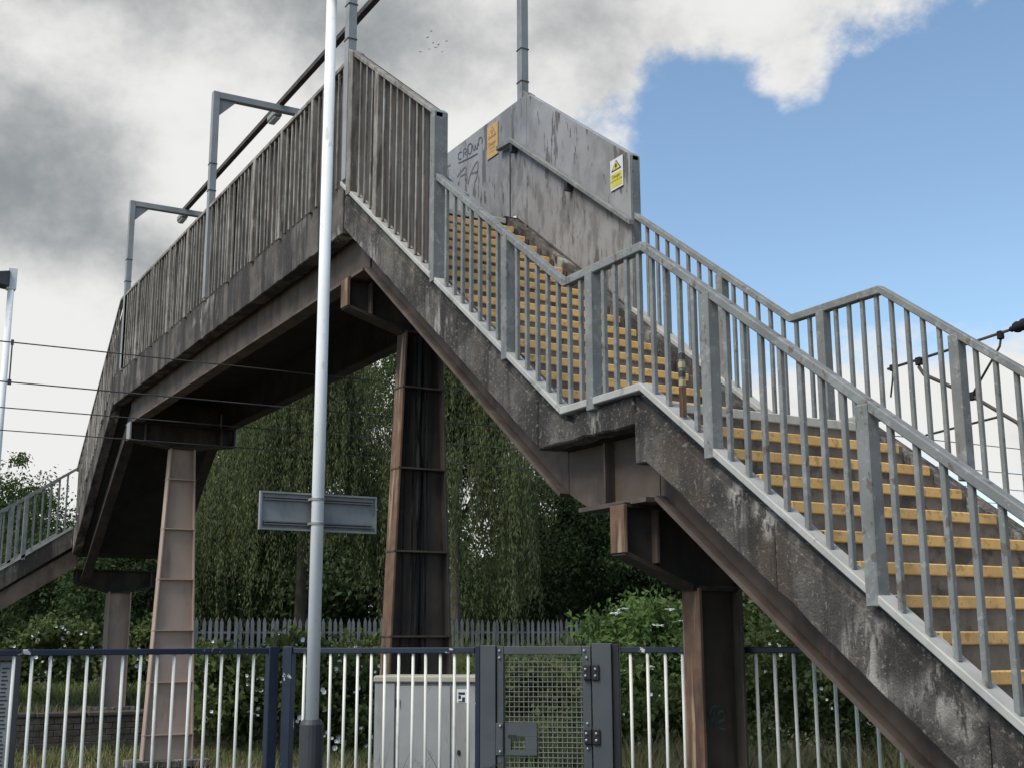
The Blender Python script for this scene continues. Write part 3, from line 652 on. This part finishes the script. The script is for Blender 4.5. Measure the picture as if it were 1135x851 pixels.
# gate
ga, gb = view(527, 9.3), view(686, 9.12)
gdir = (gb-ga).normalized(); gn = Vector((gdir.y, -gdir.x, 0))          # gn faces the viewer
gate = empty('mesh_gate', (ga+gb)/2); tag(gate, 'dark grey metal gate with wire mesh panel and black hinges', 'gate')
GL = (gb-ga).length; px = GL/159.0                                        # metres per picture column here
def gp(u, z, off=0.0): q = ga+gdir*(u*px)+gn*off; return (q.x, q.y, z)
def gbox(name, u0, u1, z0, z1, o0, o1, mat, parent=gate, bevel=.004):
    m = MB(); P = [gp(u0,z0,o0), gp(u1,z0,o0), gp(u1,z0,o1), gp(u0,z0,o1)]
    m.prism([(p[0],p[1]) for p in P], z0, z1, 'z'); return obj(name, m, mat, parent, bevel=bevel)
def gz(v): return EYE-(v-710)*px
gbox('edge_post', 0, 5.5, 0, gz(715), -.03, .05, 'blue')
gbox('latch_post', 5.6, 23, 0, gz(714.5), -.05, .05, 'gate')
gbox('hinge_post', 129, 150, 0, gz(712.5), -.05, .055, 'gate')
gbox('edge_post', 150.2, 158, 0, gz(713.5), -.06, .03, 'hinge')
fr_ = gbox('leaf_frame', 24, 31.5, .1, gz(715.5), -.015, .035, 'gate')
gbox('leaf_frame', 118, 127.5, .1, gz(715.5), -.015, .035, 'gate')
gbox('leaf_frame', 31.6, 117.9, gz(724.5), gz(715.5), -.015, .034, 'gate')
gbox('leaf_frame', 31.6, 117.9, .1, .18, -.015, .034, 'gate')
gbox('cover_strip', 21, 31, gz(831), gz(797), .036, .046, 'gate')
mm = MB()
for i in range(17):
    u = 32+i*5.25; mm.bar(gp(u, .18, .006), gp(u, gz(724.5), .006), .0045, .0045, up=tuple(gdir))
for k in range(34):
    z = gz(727+k*5.3)
    if z > .2: mm.bar(gp(31.6, z, .011), gp(118, z, .011), .0045, .0045)
mo = obj('wire_mesh', mm, 'mesh', gate); mo['kind'] = 'stuff'
lk = MB()
for (u0,u1,v0,v1) in ((33,67.5,797,811),(33,39,811.2,825),(55,67.5,811.2,825),(33,67.5,825.2,830.5)):
    P = [gp(u0,0,.016), gp(u1,0,.016), gp(u1,0,.03), gp(u0,0,.03)]; lk.prism([(p[0],p[1]) for p in P], gz(v1), gz(v0), 'z')
lb = obj('lock_plate', lk, 'gate', gate)
gbox('lock_slot', 36, 45, gz(812.5), gz(809.5), .031, .034, 'hinge', lb, 0)
def boltat(u, v, off, parent):
    m = MB(); c = Vector(gp(u, gz(v), off)); m.tube([c, c+gn*.008, c+gn*.011], [.0095,.0095,.005], 8); obj('bolt', m, 'bolt', parent)
for (u, v) in ((27,720.5),(120.5,720.5),(27,728),(123,728),(123,797),(123,823),(28,800),(28,827)): boltat(u, v, .047 if u<30 and v>790 else .036, gate)
for v in (743.5, 810.5):
    hg = gbox('hinge', 119.5, 128.4, gz(v+8.5), gz(v-8.5), .036, .062, 'hinge', gate, .01); gbox('hinge_leaf', 128.5, 137, gz(v+8.5), gz(v-8.5), .056, .070, 'hinge', hg, .01)
    for (u, dv) in ((122,-3.5),(122,3.5)): boltat(u, v+dv, .062, hg)
    for (u, dv) in ((132.8,-3.5),(132.8,3.5)): boltat(u, v+dv, .070, hg)
ch = MB()
for k in range(12):
    u = 6+k*2.5; v = 845-k*.85+2.2*math.sin(k/11*math.pi)
    c = Vector(gp(u, gz(v), .062)); a = .011; pts = []
    for t in range(9):
        an = 2*math.pi*t/8
        pts.append(c+gdir*(a*math.cos(an))+(Vector((0,0,1)) if k%2==0 else gn)*(.006*math.sin(an)))
    ch.tube(pts, .0022, 5)
obj('chain', ch, 'hinge', gate)

# ------------------------------------------------------------------ equipment cabinet behind the railing
ca, cb_ = view(414, 10.9), view(545, 10.7)
cdir = (cb_-ca).normalized(); cn = Vector((cdir.y, -cdir.x, 0)); CL = (cb_-ca).length
cab = empty('equipment_cabinet', (ca+cb_)/2-cn*.22); tag(cab, 'light grey metal equipment cabinet standing behind the railing', 'cabinet')
def cp(t, off): q = ca+cdir*t+cn*off; return (q.x, q.y)
def cbox(name, t0, t1, o0, o1, z0, z1, mat, parent=cab, bevel=.005):
    return obj(name, MB().prism([cp(t0,o0),cp(t1,o0),cp(t1,o1),cp(t0,o1)], z0, z1, 'z'), mat, parent, bevel=bevel)
cpx = CL/131.0; ct = EYE-36*cpx
cbox('body', .012, CL-.01, -.45, -.012, 0, ct-.06, 'cab')
cbox('top_slab', .055*0, CL, -.47, .02, ct-.058, ct, 'cabtop', bevel=.012)
cbox('side_panel', .012, .19, -.011, .006, .05, ct-.062, 'cab')
d1 = cbox('door', .197, .675, -.011, -.002, .05, ct-.085, 'cab'); d2 = cbox('door', .685, CL-.03, -.011, -.002, .05, ct-.085, 'cab')
cbox('handle', .20, .235, -.001, .012, ct-.26, ct-.19, 'hinge', d1); cbox('handle', .735, .76, -.001, .012, ct-.64, ct-.60, 'hinge', d2)
stk = cbox('sticker', .73, .82, -.001, .0005, ct-.22, ct-.11, 'white', d2, 0)
for (t0,t1,z0,z1) in ((.742,.80,.135,.155),(.742,.765,.160,.19),(.775,.80,.175,.205),(.742,.80,.206,.216)): cbox('sticker_print', t0, t1, .0006, .0012, ct-z1, ct-z0, 'blue', stk, 0)

# notice case at the left edge
na, nb_ = view(-70, 9.0), view(24, 9.25); ndir = (nb_-na).normalized(); nn = Vector((ndir.y, -ndir.x, 0)); NL = (nb_-na).length
case = empty('notice_case', (na+nb_)/2); tag(case, 'dark framed notice case behind the railing at the left edge', 'notice board')
def np_(t, o): q = na+ndir*t+nn*o; return (q.x, q.y)
def nbox(name, t0, t1, o0, o1, z0, z1, mat, parent=case, bevel=.003): return obj(name, MB().prism([np_(t0,o0),np_(t1,o0),np_(t1,o1),np_(t0,o1)], z0, z1, 'z'), mat, parent, bevel=bevel)
nt_top = EYE-.085
nbox('back_panel', .04, NL-.04, -.04, -.02, .45, nt_top-.05, 'signback')
nbox('frame', NL-.045, NL, -.06, .02, 0, nt_top, 'sleeve'); nbox('frame', 0, .045, -.06, .02, 0, nt_top, 'sleeve')
nbox('frame', .046, NL-.046, -.06, .018, nt_top-.04, nt_top, 'sleeve'); nbox('frame', .046, NL-.046, -.06, .018, .42, .46, 'sleeve')
pst = nbox('poster', .06, NL-.15, -.019, -.014, .48, nt_top-.055, 'white', bevel=0)
ps2 = nbox('poster', NL-.135, NL-.055, -.019, -.014, .48, nt_top-.055, 'galv', bevel=0)
for k in range(26):
    z = nt_top-.09-k*.028; w = .03+.02*random.random()
    nbox('print_line', NL-.125, NL-.125+w, -.0135, -.012, z-.011, z, 'ink', ps2, 0)

# ------------------------------------------------------------------ overhead line equipment
def wire(name, x, z, label, r=.008, sag=0.0):
    pts = [(x, y, z+sag*((y-6)/20)**2) for y in np.linspace(-25, 60, 30)]
    return tag(obj(name, MB().tube(pts, r, 5), 'wire', smooth=True), label, 'wire', 'overhead line wires')
wire('catenary_wire', -14.5, 3.28+EYE, 'upper overhead wire of the nearer track, highest of the four at the left edge', .008)
wire('contact_wire', -14.5, 2.83+EYE, 'lower overhead wire of the nearer track, second highest at the left edge', .008)
wire('catenary_wire', -19.0, 3.33+EYE, 'upper overhead wire of the farther track, third highest at the left edge', .009)
wire('contact_wire', -19.0, 3.00+EYE, 'lowest of the four overhead wires at the left edge', .008)
for x, za, zb, l in ((-14.5, 3.28, 2.83, 'thin dropper joining the two nearer overhead wires at the left edge'),):
    tag(obj('dropper', MB().tube([(x, 1.80, za+EYE), (x, 1.80, zb+EYE)], .009, 5).box(x-.012, x+.012, 1.785, 1.815, za+EYE-.03, za+EYE+.03).box(x-.014, x+.014, 1.78, 1.82, zb+EYE-.03, zb+EYE+.03), 'wire'), l, 'dropper')
oc = empty('overhead_line_cantilever', (-10.4, 14.5, 0)); tag(oc, 'dark overhead line bracket arm with insulator on its mast seen through the far stair railing', 'bracket arm')
yy = 14.5
obj('mast', MB().box(-10.5, -10.3, yy-.11, yy-.09, -.4, 8).box(-10.5, -10.3, yy+.09, yy+.11, -.4, 8).box(-10.41, -10.39, yy-.09, yy+.09, -.4, 8), 'galv', oc)
obj('top_tube', MB().tube([(-13.66,yy,5.74),(-12.4,yy,5.80),(-11.34,yy,5.86)], .022, 8), 'darksteel', oc, smooth=True)
ins = [(-11.36,.02),(-11.33,.045),(-11.30,.03),(-11.27,.07),(-11.22,.085),(-11.17,.07),(-11.12,.09),(-11.05,.085),(-10.98,.09),(-10.90,.07),(-10.80,.03),(-10.5,.03)]
obj('insulator', MB().tube([(x, yy, 5.86+(x+11.36)*.10) for x, r in ins], [r for x, r in ins], 12), 'black', oc, smooth=True)
obj('bracket_tube', MB().tube([(-13.04,yy,5.66),(-12.95,yy,5.52),(-12.09,yy,5.04),(-11.32,yy,4.51),(-10.5,yy,3.95)], .028, 8), 'darksteel', oc, smooth=True)
obj('insulator', MB().tube([(-11.34+k*.05, yy, 4.525-k*.034) for k in range(8)], [.04,.06,.075,.06,.075,.06,.075,.04], 10), 'black', oc, smooth=True)
obj('strut', MB().tube([(-11.51,yy,5.80),(-11.55,yy,5.66),(-12.09,yy,5.06)], .017, 6), 'darksteel', oc, smooth=True)
obj('registration_tube', MB().tube([(-13.0,yy,4.60),(-12.3,yy,4.64),(-11.70,yy,4.67),(-11.62,yy,4.72),(-11.62,yy,4.80)], .018, 6), 'darksteel', oc, smooth=True)
for (a_, b_, c_, d_) in ((-13.08,-12.98,5.68,5.80),(-11.56,-11.48,5.76,5.88),(-12.14,-12.04,4.98,5.10),(-13.60,-13.52,5.69,5.79)): obj('clamp', MB().box(a_, b_, yy-.04, yy+.04, c_, d_), 'black', oc, bevel=.01)
obj('drop_bracket', MB().tube([(-13.56,yy,5.70),(-13.58,yy,5.55),(-13.64,yy,5.29)], .014, 6), 'darksteel', oc, smooth=True)
# lamp column on the far platform
lc = empty('lamp_post', (-26, 3.12, .3)); tag(lc, 'tall pale lamp column with flat lantern at far left edge', 'lamp post')
obj('pole', MB().tube([(-26,3.12,.3),(-26,3.12,8.9)], [.075,.062], 14), 'pole', lc, smooth=True)
obj('lantern', MB().prism([(3.07,8.92),(2.35,8.78),(2.30,8.66),(3.07,8.58)], -26.16, -25.84, 'x'), 'sleeve', lc, bevel=.02)
obj('bracket', MB().box(-26.09, -25.91, 3.03, 3.21, 8.55, 9.0), 'pole', lc, bevel=.01)

# ------------------------------------------------------------------ foliage
def leaf_obj(name, P, L, Wd, mat, parent=None, droop=.3, nrm=None, origin=None):
    P = np.asarray(P); n = len(P)
    d = rng.normal(size=(n,3)); d[:,2] -= droop*2; d /= np.linalg.norm(d, axis=1, keepdims=True)
    a = np.cross(d, rng.normal(size=(n,3))); a /= np.linalg.norm(a, axis=1, keepdims=True)+1e-9
    s = rng.uniform(.65, 1.35, (n,1)); l = d*L*s; w = a*Wd*s*.5
    nn_ = np.cross(d, a)*Wd*.18*s
    o_ = np.array(origin if origin is not None else P.mean(0))
    v = np.stack([P, P+l*.45+w+nn_, P+l, P+l*.45-w+nn_], 1).reshape(-1,3)-o_
    me = bpy.data.meshes.new(name); me.vertices.add(4*n); me.vertices.foreach_set('co', v.astype(np.float32).ravel())
    me.loops.add(4*n); me.loops.foreach_set('vertex_index', np.arange(4*n, dtype=np.int32))
    me.polygons.add(n); me.polygons.foreach_set('loop_start', np.arange(0,4*n,4,dtype=np.int32)); me.polygons.foreach_set('loop_total', np.full(n,4,dtype=np.int32))
    me.update(calc_edges=True); me.materials.append(M[mat])
    o = bpy.data.objects.new(name, me); COL.objects.link(o); place(o, parent, Vector(o_)); return o
def trunk_obj(base, h, r, limbs, tree, spread=.35):
    m = MB(); b = Vector(base)
    top = b+Vector((random.uniform(-.3,.3), random.uniform(-.3,.3), h*.62))
    m.tube([b-Vector((0,0,.1)), b+(top-b)*.12, b+(top-b)*.55, top], [r*1.35, r, r*.75, r*.35], 9)
    for i in range(limbs):
        k = random.uniform(.35,.95); s = b+(top-b)*k; an = random.uniform(0, 2*math.pi); l = h*random.uniform(.22,.42)
        mid = s+Vector((math.cos(an)*l*.25, math.sin(an)*l*.25, l*.45)); e_ = mid+Vector((math.cos(an)*l*.3, math.sin(an)*l*.3, l*.4))
        m.tube([s, mid, e_], [r*.36*(1.1-k*.5), r*.2, r*.06], 6)
    return obj('trunk', m, 'bark', tree, smooth=True)
def crown_pts(c, rad, nclump, nleaf, cr, shell=.55, flat=1.0, zmin=None):
    c = np.array(c); d = rng.normal(size=(nclump,3)); d /= np.linalg.norm(d, axis=1, keepdims=True)
    rr = shell+(1-shell)*rng.random((nclump,1))**.6
    lump = 1+.22*np.sin(d[:,:1]*5+c[0])*np.cos(d[:,1:2]*4+c[1])+np.clip(.13*rng.normal(size=(nclump,1)),-.3,.18)
    C = c+d*rr*lump*np.array(rad)
    if zmin is not None: C = C[C[:,2] > zmin]
    per = nleaf//len(C)
    P = C[:,None,:]+rng.normal(size=(len(C),per,3))*cr*rng.uniform(.5,1.3,(len(C),1,1))*np.array([1,1,.7])
    return P.reshape(-1,3)
def tree(u, dist, h, rad, mat, label, n=9000, leaf=(.14,.07), clumps=150, cr=.38, base=None, name='broadleaf_tree', group='trees beyond the palisade', r=.16, cz=.62, shell=.45):
    b = view(u, dist); b.z = ground_z(b.x, b.y) if base is None else base
    t = empty(name, b); tag(t, label, 'tree', group)
    trunk_obj(b, h, r, 7, t)
    n = int(n*2.3)
    P = crown_pts((b.x, b.y, b.z+h*cz), (rad, rad, h*(1-cz)*1.0), clumps, n, cr, shell, zmin=b.z+.25)
    leaf_obj('crown', P, leaf[0], leaf[1], mat, t)
    return t
def willow(u, dist, h, rad, label, n=26000, strands=520):
    b = view(u, dist); b.z = ground_z(b.x, b.y)
    t = empty('willow_tree', b); tag(t, label, 'tree', 'trees beyond the palisade'); trunk_obj(b, h, .20, 6, t)
    P = []
    per = n//strands
    ctr = rng.normal(size=(34,2))*rad*.45; cz_ = rng.uniform(.72,1.0,34)
    for i in range(strands):
        j = rng.integers(len(ctr)); e = rng.normal(size=2)*rad*.13; q = ctr[j]+e
        k = min(1.0, np.hypot(*q)/rad); ztop = h*(1-.40*k**2)*cz_[j]-np.hypot(*e)**2*1.2
        ln = rng.uniform(.35,.95)*ztop*(.35+.5*k); tt = np.sort(rng.random(per)**.85)
        sw = rng.normal(size=2)*.06
        P.append(np.stack([b.x+q[0]+sw[0]*tt*ln+rng.normal(size=per)*.045, b.y+q[1]+sw[1]*tt*ln+rng.normal(size=per)*.045, b.z+ztop-tt*ln], 1))
    P = np.concatenate(P); leaf_obj('crown', P, .13, .034, 'willow', t, droop=2.2)
    return t
willow(330, 40, 14.0, 3.9, 'tall weeping willow behind the white lamp column under the bridge deck', 150000, 2600)
willow(505, 37, 12.6, 2.1, 'narrow weeping willow with hanging strands right of the dark pier', 90000, 1500)
tree(242, 42, 9.6, 2.2, 'darkleaf', 'dark leafy tree right of the pale pier under the bridge', 14000, clumps=170)
tree(425, 45, 14.0, 2.5, 'midleaf', 'mid green tree between the white lamp column and dark pier', 14000, clumps=170)
tree(625, 43, 7.4, 2.5, 'darkleaf', 'dense dark tree under the landing, above the palisade', 20000, clumps=230)
tree(585, 52, 5.2, 2.6, 'darkleaf', 'low dark tree behind the palisade in the gap right of the willow', 11000, clumps=150)
tree(700, 46, 6.6, 2.8, 'darkleaf', 'dark tree behind the pale elder bush', 15000, clumps=180)
tree(790, 44, 5.4, 2.8, 'darkleaf', 'dark tree behind the rusty stair pier', 11000, clumps=140)
tree(890, 42, 4.6, 2.8, 'midleaf', 'green tree beyond the lower stairs', 9000, clumps=130)
tree(1020, 42, 4.2, 3.0, 'midleaf', 'green tree low behind the right end of the stairs', 9000, clumps=130)
tree(150, 38, 5.0, 2.3, 'darkleaf', 'dark tree behind the small pier of the far landing', 13000, clumps=160)
tree(70, 40, 5.0, 2.4, 'darkleaf', 'dark tree under the descending left stairs', 13000, clumps=160)
tree(-5, 46, 7.2, 2.4, 'midleaf', 'green tree rising behind the left stair railing', 13000, clumps=140, cr=.36)
tree(-70, 42, 6.0, 2.6, 'darkleaf', 'dark tree at the left edge under the stairs', 9000, clumps=120)
WP = []
for (u, d_, hh) in ((20,58,6.0),(110,60,5.5),(200,58,6.8),(290,60,7),(380,58,7.5),(460,60,8),(540,64,4.2),(640,60,6.2),(740,60,6.4),(840,60,5.5),(950,58,5.0),(1080,58,5)):
    b = view(u, d_); WP.append(crown_pts((b.x, b.y, .4+hh*.55), (3.4,3.4,hh*.45), 120, 11000, .6, .45, zmin=.5))
tag(leaf_obj('woodland', np.concatenate(WP), .30, .17, 'darkleaf'), 'dark wood closing off the back of the plot behind the willows', 'wood', kind='stuff')
# elder in flower
eb = view(712, 27); eb.z = ground_z(eb.x, eb.y)
el = empty('elder_bush', eb); tag(el, 'bright green elder bush with white flower heads under the stair landing', 'bush')
trunk_obj(eb, 2.6, .06, 8, el)
EP = crown_pts((eb.x, eb.y, eb.z+1.75), (1.25,1.25,1.25), 120, 9000, .22, .5, zmin=eb.z+.2); leaf_obj('crown', EP, .17, .075, 'elderleaf', el, droop=.15)
m = MB()
for i in range(16):
    d = rng.normal(size=3); d /= np.linalg.norm(d); c = np.array([eb.x,eb.y,eb.z+1.8])+np.array([.87,-.49,.25])*.95+d*np.array([.95,.95,.8])
    for k in range(10):
        q = c+rng.normal(size=3)*[.06,.06,.012]; m.prism([(q[0]-.02,q[1]-.02),(q[0]+.02,q[1]-.02),(q[0]+.02,q[1]+.02),(q[0]-.02,q[1]+.02)], q[2], q[2]+.012, 'z')
obj('flower_head', m, 'petal', el)['kind'] = 'stuff'

def hedge(u0, u1, d0, d1, z0, z1, depth, n, mat, label, name, leaf=(.13,.10), lumps=6, flowers=0, fl_label='', fr=.032):
    a, b = view(u0, d0), view(u1, d1); dd = (b-a); L = dd.length; dd.normalize(); nn_ = Vector((dd.y,-dd.x,0))
    ncl = int(L*14); C = []
    for i in range(ncl):
        t = rng.random()*L; o = rng.normal()*depth*.4; hm = z1*(.80+.22*math.sin(t*1.9+u0)*math.sin(t*.8)+.10*rng.random())
        gz_ = ground_z(a.x+dd.x*t+nn_.x*o, a.y+dd.y*t+nn_.y*o); k = rng.random()**.7
        C.append((a.x+dd.x*t+nn_.x*o, a.y+dd.y*t+nn_.y*o, gz_+.08+(hm-gz_)*k))
    C = np.array(C); per = max(4, n//ncl)
    P = (C[:,None,:]+rng.normal(size=(ncl,per,3))*np.array([.2,.2,.13])).reshape(-1,3)
    H = leaf_obj(name, P, leaf[0], leaf[1], mat, None, droop=.1); tag(H, label, 'hedge', kind='stuff')
    if flowers:
        m = MB(); seeds = C[rng.integers(0, len(C), max(3, flowers//7))]; idx = [int(np.argmin(((C-(seeds[rng.integers(len(seeds))]+rng.normal(size=3)*[.35,.35,.22]))**2).sum(1))) for _ in range(flowers)]
        for i in idx:
            c = Vector(C[i])+nn_*(depth*.40+.10*rng.random())+Vector((rng.normal()*.10,rng.normal()*.10,rng.normal()*.12)); r = fr*rng.uniform(.6,1.5)
            fwd = (nn_+Vector(rng.normal(size=3))*.35).normalized(); s_ = fwd.cross(Vector((0,0,1))).normalized(); u_ = s_.cross(fwd)
            o = len(m.v); m.v.append(tuple(c-fwd*r*.9))
            for k in range(8): m.v.append(tuple(c+(s_*math.cos(k*math.pi/4)+u_*math.sin(k*math.pi/4))*r*(1+.12*(k%2))))
            for k in range(8): m.f.append((o, o+1+k, o+1+(k+1)%8))
        F = obj(name+'_flowers', m, 'petal'); tag(F, fl_label, 'flowers', kind='stuff')
hedge(-60, 235, 29.5, 30.5, 0, 1.95, .8, 15000, 'bramble', 'bindweed covered hedge beyond the low wall at left', 'bindweed_hedge', flowers=120, fl_label='white bindweed flowers along the left hedge')
hedge(212, 440, 23.6, 24.4, 0, 1.42, .8, 15000, 'bramble', 'bindweed thicket between the pale pier and dark pier', 'bindweed_thicket', flowers=170, fl_label='white bindweed flowers between the pale pier and cabinet')
hedge(190, 440, 29.5, 31, 0, 1.72, .7, 9000, 'bramble', 'hedge climbing over the palisade behind the thicket', 'palisade_hedge', flowers=50, fl_label='white bindweed flowers on the palisade hedge')
hedge(430, 660, 27, 28, 0, 1.05, 1.0, 7000, 'bramble', 'weeds below the tall grass behind the gate', 'weed_bank', flowers=14, fl_label='few white flowers among weeds behind the gate')
hedge(670, 830, 20, 19, 0, 1.0, .9, 9000, 'bramble', 'weeds behind the railing between gate and stair pier', 'weed_patch', leaf=(.10,.07), flowers=8, fl_label='few white flowers behind the railing right of the gate', fr=.018)
hedge(800, 1090, 18.5, 16.5, 0, 2.35, 1.2, 30000, 'bramble', 'overgrown bank of bushes under the lower stairs', 'overgrown_bank', leaf=(.085,.05), flowers=22, fl_label='scattered white flowers on the bank under the lower stairs', fr=.017)

def grass(pts, h, w, mat, label, name, lean=.35):
    n = len(pts); P = np.asarray(pts); hh = h*rng.uniform(.5,1.25,(n,1)); an = rng.random(n)*2*np.pi
    s = np.stack([np.cos(an), np.sin(an), np.zeros(n)],1)*w; ln = rng.normal(size=(n,3))*lean; ln[:,2] = 0
    mid = P+np.array([0,0,1])*hh*.6+ln*hh*.3; tip = P+np.array([0,0,1])*hh+ln*hh
    v = np.stack([P-s, P+s, mid+s*.7, tip, mid-s*.7], 1).reshape(-1,3)
    me = bpy.data.meshes.new(name); me.vertices.add(5*n); me.vertices.foreach_set('co', v.astype(np.float32).ravel())
    me.loops.add(5*n); me.loops.foreach_set('vertex_index', np.arange(5*n, dtype=np.int32)); me.polygons.add(n)
    me.polygons.foreach_set('loop_start', np.arange(0,5*n,5,dtype=np.int32)); me.polygons.foreach_set('loop_total', np.full(n,5,dtype=np.int32))
    me.update(calc_edges=True); me.materials.append(M[mat]); o = bpy.data.objects.new(name, me); COL.objects.link(o); tag(o, label, 'grass', kind='stuff'); return o
def scatter(u0, u1, d0, d1, n):
    out = []
    for i in range(n):
        p = view(rng.uniform(u0,u1), rng.uniform(d0,d1)); out.append((p.x, p.y, ground_z(p.x,p.y)))
    return out
cl_ = [view(rng.uniform(440, 770), rng.uniform(30, 33.5)) for _ in range(18)]
grass([(c.x+rng.normal()*.25, c.y+rng.normal()*.25, .38) for c in cl_ for _ in range(90)], 1.3, .009, 'grass', 'tallest grass clumps reaching the spikes of the palisade', 'grass_clumps')
grass(scatter(430, 780, 28.5, 33.0, 16000), .92, .011, 'grass', 'tall pale green grass in front of the palisade behind the gate', 'tall_grass')
grass(scatter(-30, 430, 21, 24.6, 2200), .15, .008, 'drygrass', 'dry straw grass on the ground around the pale pier', 'dry_grass')
grass(scatter(-30, 430, 21.5, 24.6, 2500), .20, .009, 'grass', 'green weeds on the ground around the pale pier', 'ground_weeds')
grass(scatter(-60, 420, 25.6, 29, 6000), .30, .012, 'grass', 'green grass on top of the low wall at left', 'verge_grass')
grass(scatter(560, 800, 20.5, 27, 4500), .55, .012, 'grass', 'rough grass seen through the gate mesh', 'rough_grass')
grass(scatter(690, 1110, 14.5, 18.0, 5000), .75, .007, 'drygrass', 'dry stems on the bank under the lower stairs', 'dry_stems')
grass(scatter(690, 1110, 14.5, 18.0, 3000), .7, .008, 'grass', 'rough grass and stems on the bank under the lower stairs', 'bank_grass')
hedge(-260, 1400, 72, 72, 0, 4.2, 2.0, 24000, 'darkleaf', 'distant dark hedgerow closing the view behind the trees', 'hedgerow', leaf=(.5,.3))
# dead twiggy weeds before the cabinet and beside the gate
m = MB()
for i in range(150):
    u = rng.choice([rng.uniform(415,525), rng.uniform(690,755)]); p = view(u, 10.2+rng.uniform(-.15,.4)); z = 0.0; d = Vector((rng.normal()*.25, rng.normal()*.25, 1)); pts = [p]
    ln = rng.uniform(.35,.95)
    for k in range(4): d = (d+Vector(rng.normal(size=3))*.28).normalized(); pts.append(pts[-1]+d*ln/4)
    m.tube(pts, [.004,.0035,.003,.002,.0012], 4)
tag(obj('dead_weeds', m, 'twig'), 'bare dead weed stems in front of the cabinet and railing', 'weeds', kind='stuff')

# ------------------------------------------------------------------ low wall across the tracks, palisade, house
lw = empty('low_wall', (-25, 8, -.45)); tag(lw, 'low dark brick retaining wall behind the pale pier', 'wall')
obj('wall_core', MB().box(-25.2, -25.02, -8, 40, -.5, .24), 'brickwall', lw)
cp_ = None
for k in range(28):
    y = -1.5+k*.92
    if cp_ is None: cp_ = obj('coping_stone', MB().box(-25.28, -24.97, y+.01, y+.91, .241, .33), 'brickwall', lw, bevel=.02); c0 = worg(cp_).copy(); y_0 = y
    else: inst(cp_, lw, c0+Vector((random.uniform(-.015,.015), y-y_0, random.uniform(-.012,.012))))
br = None
for r_ in range(6):
    for k in range(50):
        y = -1.4+k*.235+(.117 if r_%2 else 0); z = -.44+r_*.112
        if br is None: br = obj('brick', MB().box(-25.02, -24.985, y, y+.225, z, z+.102), 'brickwall', lw, bevel=.008); b0 = worg(br).copy(); yz = (y,z)
        else: inst(br, lw, b0+Vector((random.uniform(-.006,.006), y-yz[0], z-yz[1])))
pa, pb = view(195, 31.5), view(770, 38.5); pd = (pb-pa); PL = pd.length; pd.normalize(); pn = Vector((pd.y,-pd.x,0))
pf = empty('palisade_fence', ((pa.x+pb.x)/2, (pa.y+pb.y)/2, .35)); tag(pf, 'grey spiked metal palisade fence in front of the trees', 'fence')
for z in (.85, 1.84): obj('rail', MB().bar((pa.x,pa.y,z), (pb.x,pb.y,z), .04, .05), 'palis', pf)
k = 0; pr = None; t = 0.0
while t < PL:
    p = pa+pd*t+pn*.04
    if pr is None:
        m = MB(); w = .043
        prof = [(-w,.4),(w,.4),(w,2.06),(w*1.0,2.09),(0,2.21),(-w,2.09),(-w,2.06)]
        vs_ = [(p.x+pd.x*a-0*pn.x, p.y+pd.y*a, z) for a, z in prof]+[(p.x+pd.x*a+pn.x*.012, p.y+pd.y*a+pn.y*.012, z) for a, z in prof]
        n_ = len(prof); m._add(vs_, [tuple(range(n_)), tuple(range(2*n_-1,n_-1,-1))]+[(i,i+n_,(i+1)%n_+n_,(i+1)%n_) for i in range(n_)])
        pr = obj('pale', m, 'palis', pf); p0 = p; w0 = worg(pr).copy()
    else:
        o = inst(pr, pf, w0+(p-p0)+Vector((0,0,random.uniform(-.02,.02)))); o.rotation_euler = (random.uniform(-.02,.02), random.uniform(-.02,.02), 0)
    t += .158
for t in np.arange(0, PL, 2.75):
    p = pa+pd*t-pn*.06; obj('post', MB().box(p.x-.05, p.x+.05, p.y-.03, p.y+.03, .3, 1.9), 'palis', pf)
# house glimpsed behind the left trees
hb = view(140, 50); hs = empty('house', (hb.x, hb.y, .3)); tag(hs, 'house with grey tiled roof glimpsed between the piers and trees', 'house')
obj('wall', MB().box(hb.x-2, hb.x+2, hb.y-2.2, hb.y+2.2, .3, 2.0), 'brickwall', hs)
rf = obj('roof', MB().prism([(hb.x-2.3,1.95),(hb.x+2.3,1.95),(hb.x,3.9)], hb.y-2.4, hb.y+2.4, 'y'), 'roof', hs)
obj('chimney', MB().box(hb.x-.3, hb.x+.3, hb.y+.9, hb.y+1.5, 3.3, 4.4), 'brickwall', rf)
for yy_ in (-1.6, .6): wd = obj('window', MB().box(hb.x+2.001, hb.x+2.05, hb.y+yy_, hb.y+yy_+1.0, .8, 1.8), 'white', hs); obj('pane', MB().box(hb.x+2.051, hb.x+2.06, hb.y+yy_+.08, hb.y+yy_+.92, .88, 1.72), 'glass', wd)

# ------------------------------------------------------------------ distant birds
for (u, v) in ((474,42),(480,48),(486,50),(476,55),(483,53),(495,46),(466,58),(478,35),(490,58)):
    w = _f + (u-567.5)/FPX*_r2 - (v-425.5)/FPX*_u2; c = Vector((0,0,EYE))+w*(70+random.uniform(-6,6))
    an = random.uniform(0, 6.28); a = Vector((math.cos(an), math.sin(an), 0)); b = Vector((-a.y, a.x, 0)); m = MB()
    m.tube([c-a*.06, c-a*.025, c+a*.03, c+a*.06], [.004,.014,.012,.003], 6)
    for s in (-1,1):
        m._add([c+a*.02, c+b*s*.06+a*.02+Vector((0,0,.02)), c+b*s*.12-a*.012+Vector((0,0,.007)), c+b*s*.05-a*.02+Vector((0,0,.016)), c-a*.02], [(0,1,2,3,4)])
    tag(obj('bird', m, 'ink'), 'tiny dark bird in the small flock high above the stair parapet', 'bird', 'flock of birds above the bridge')
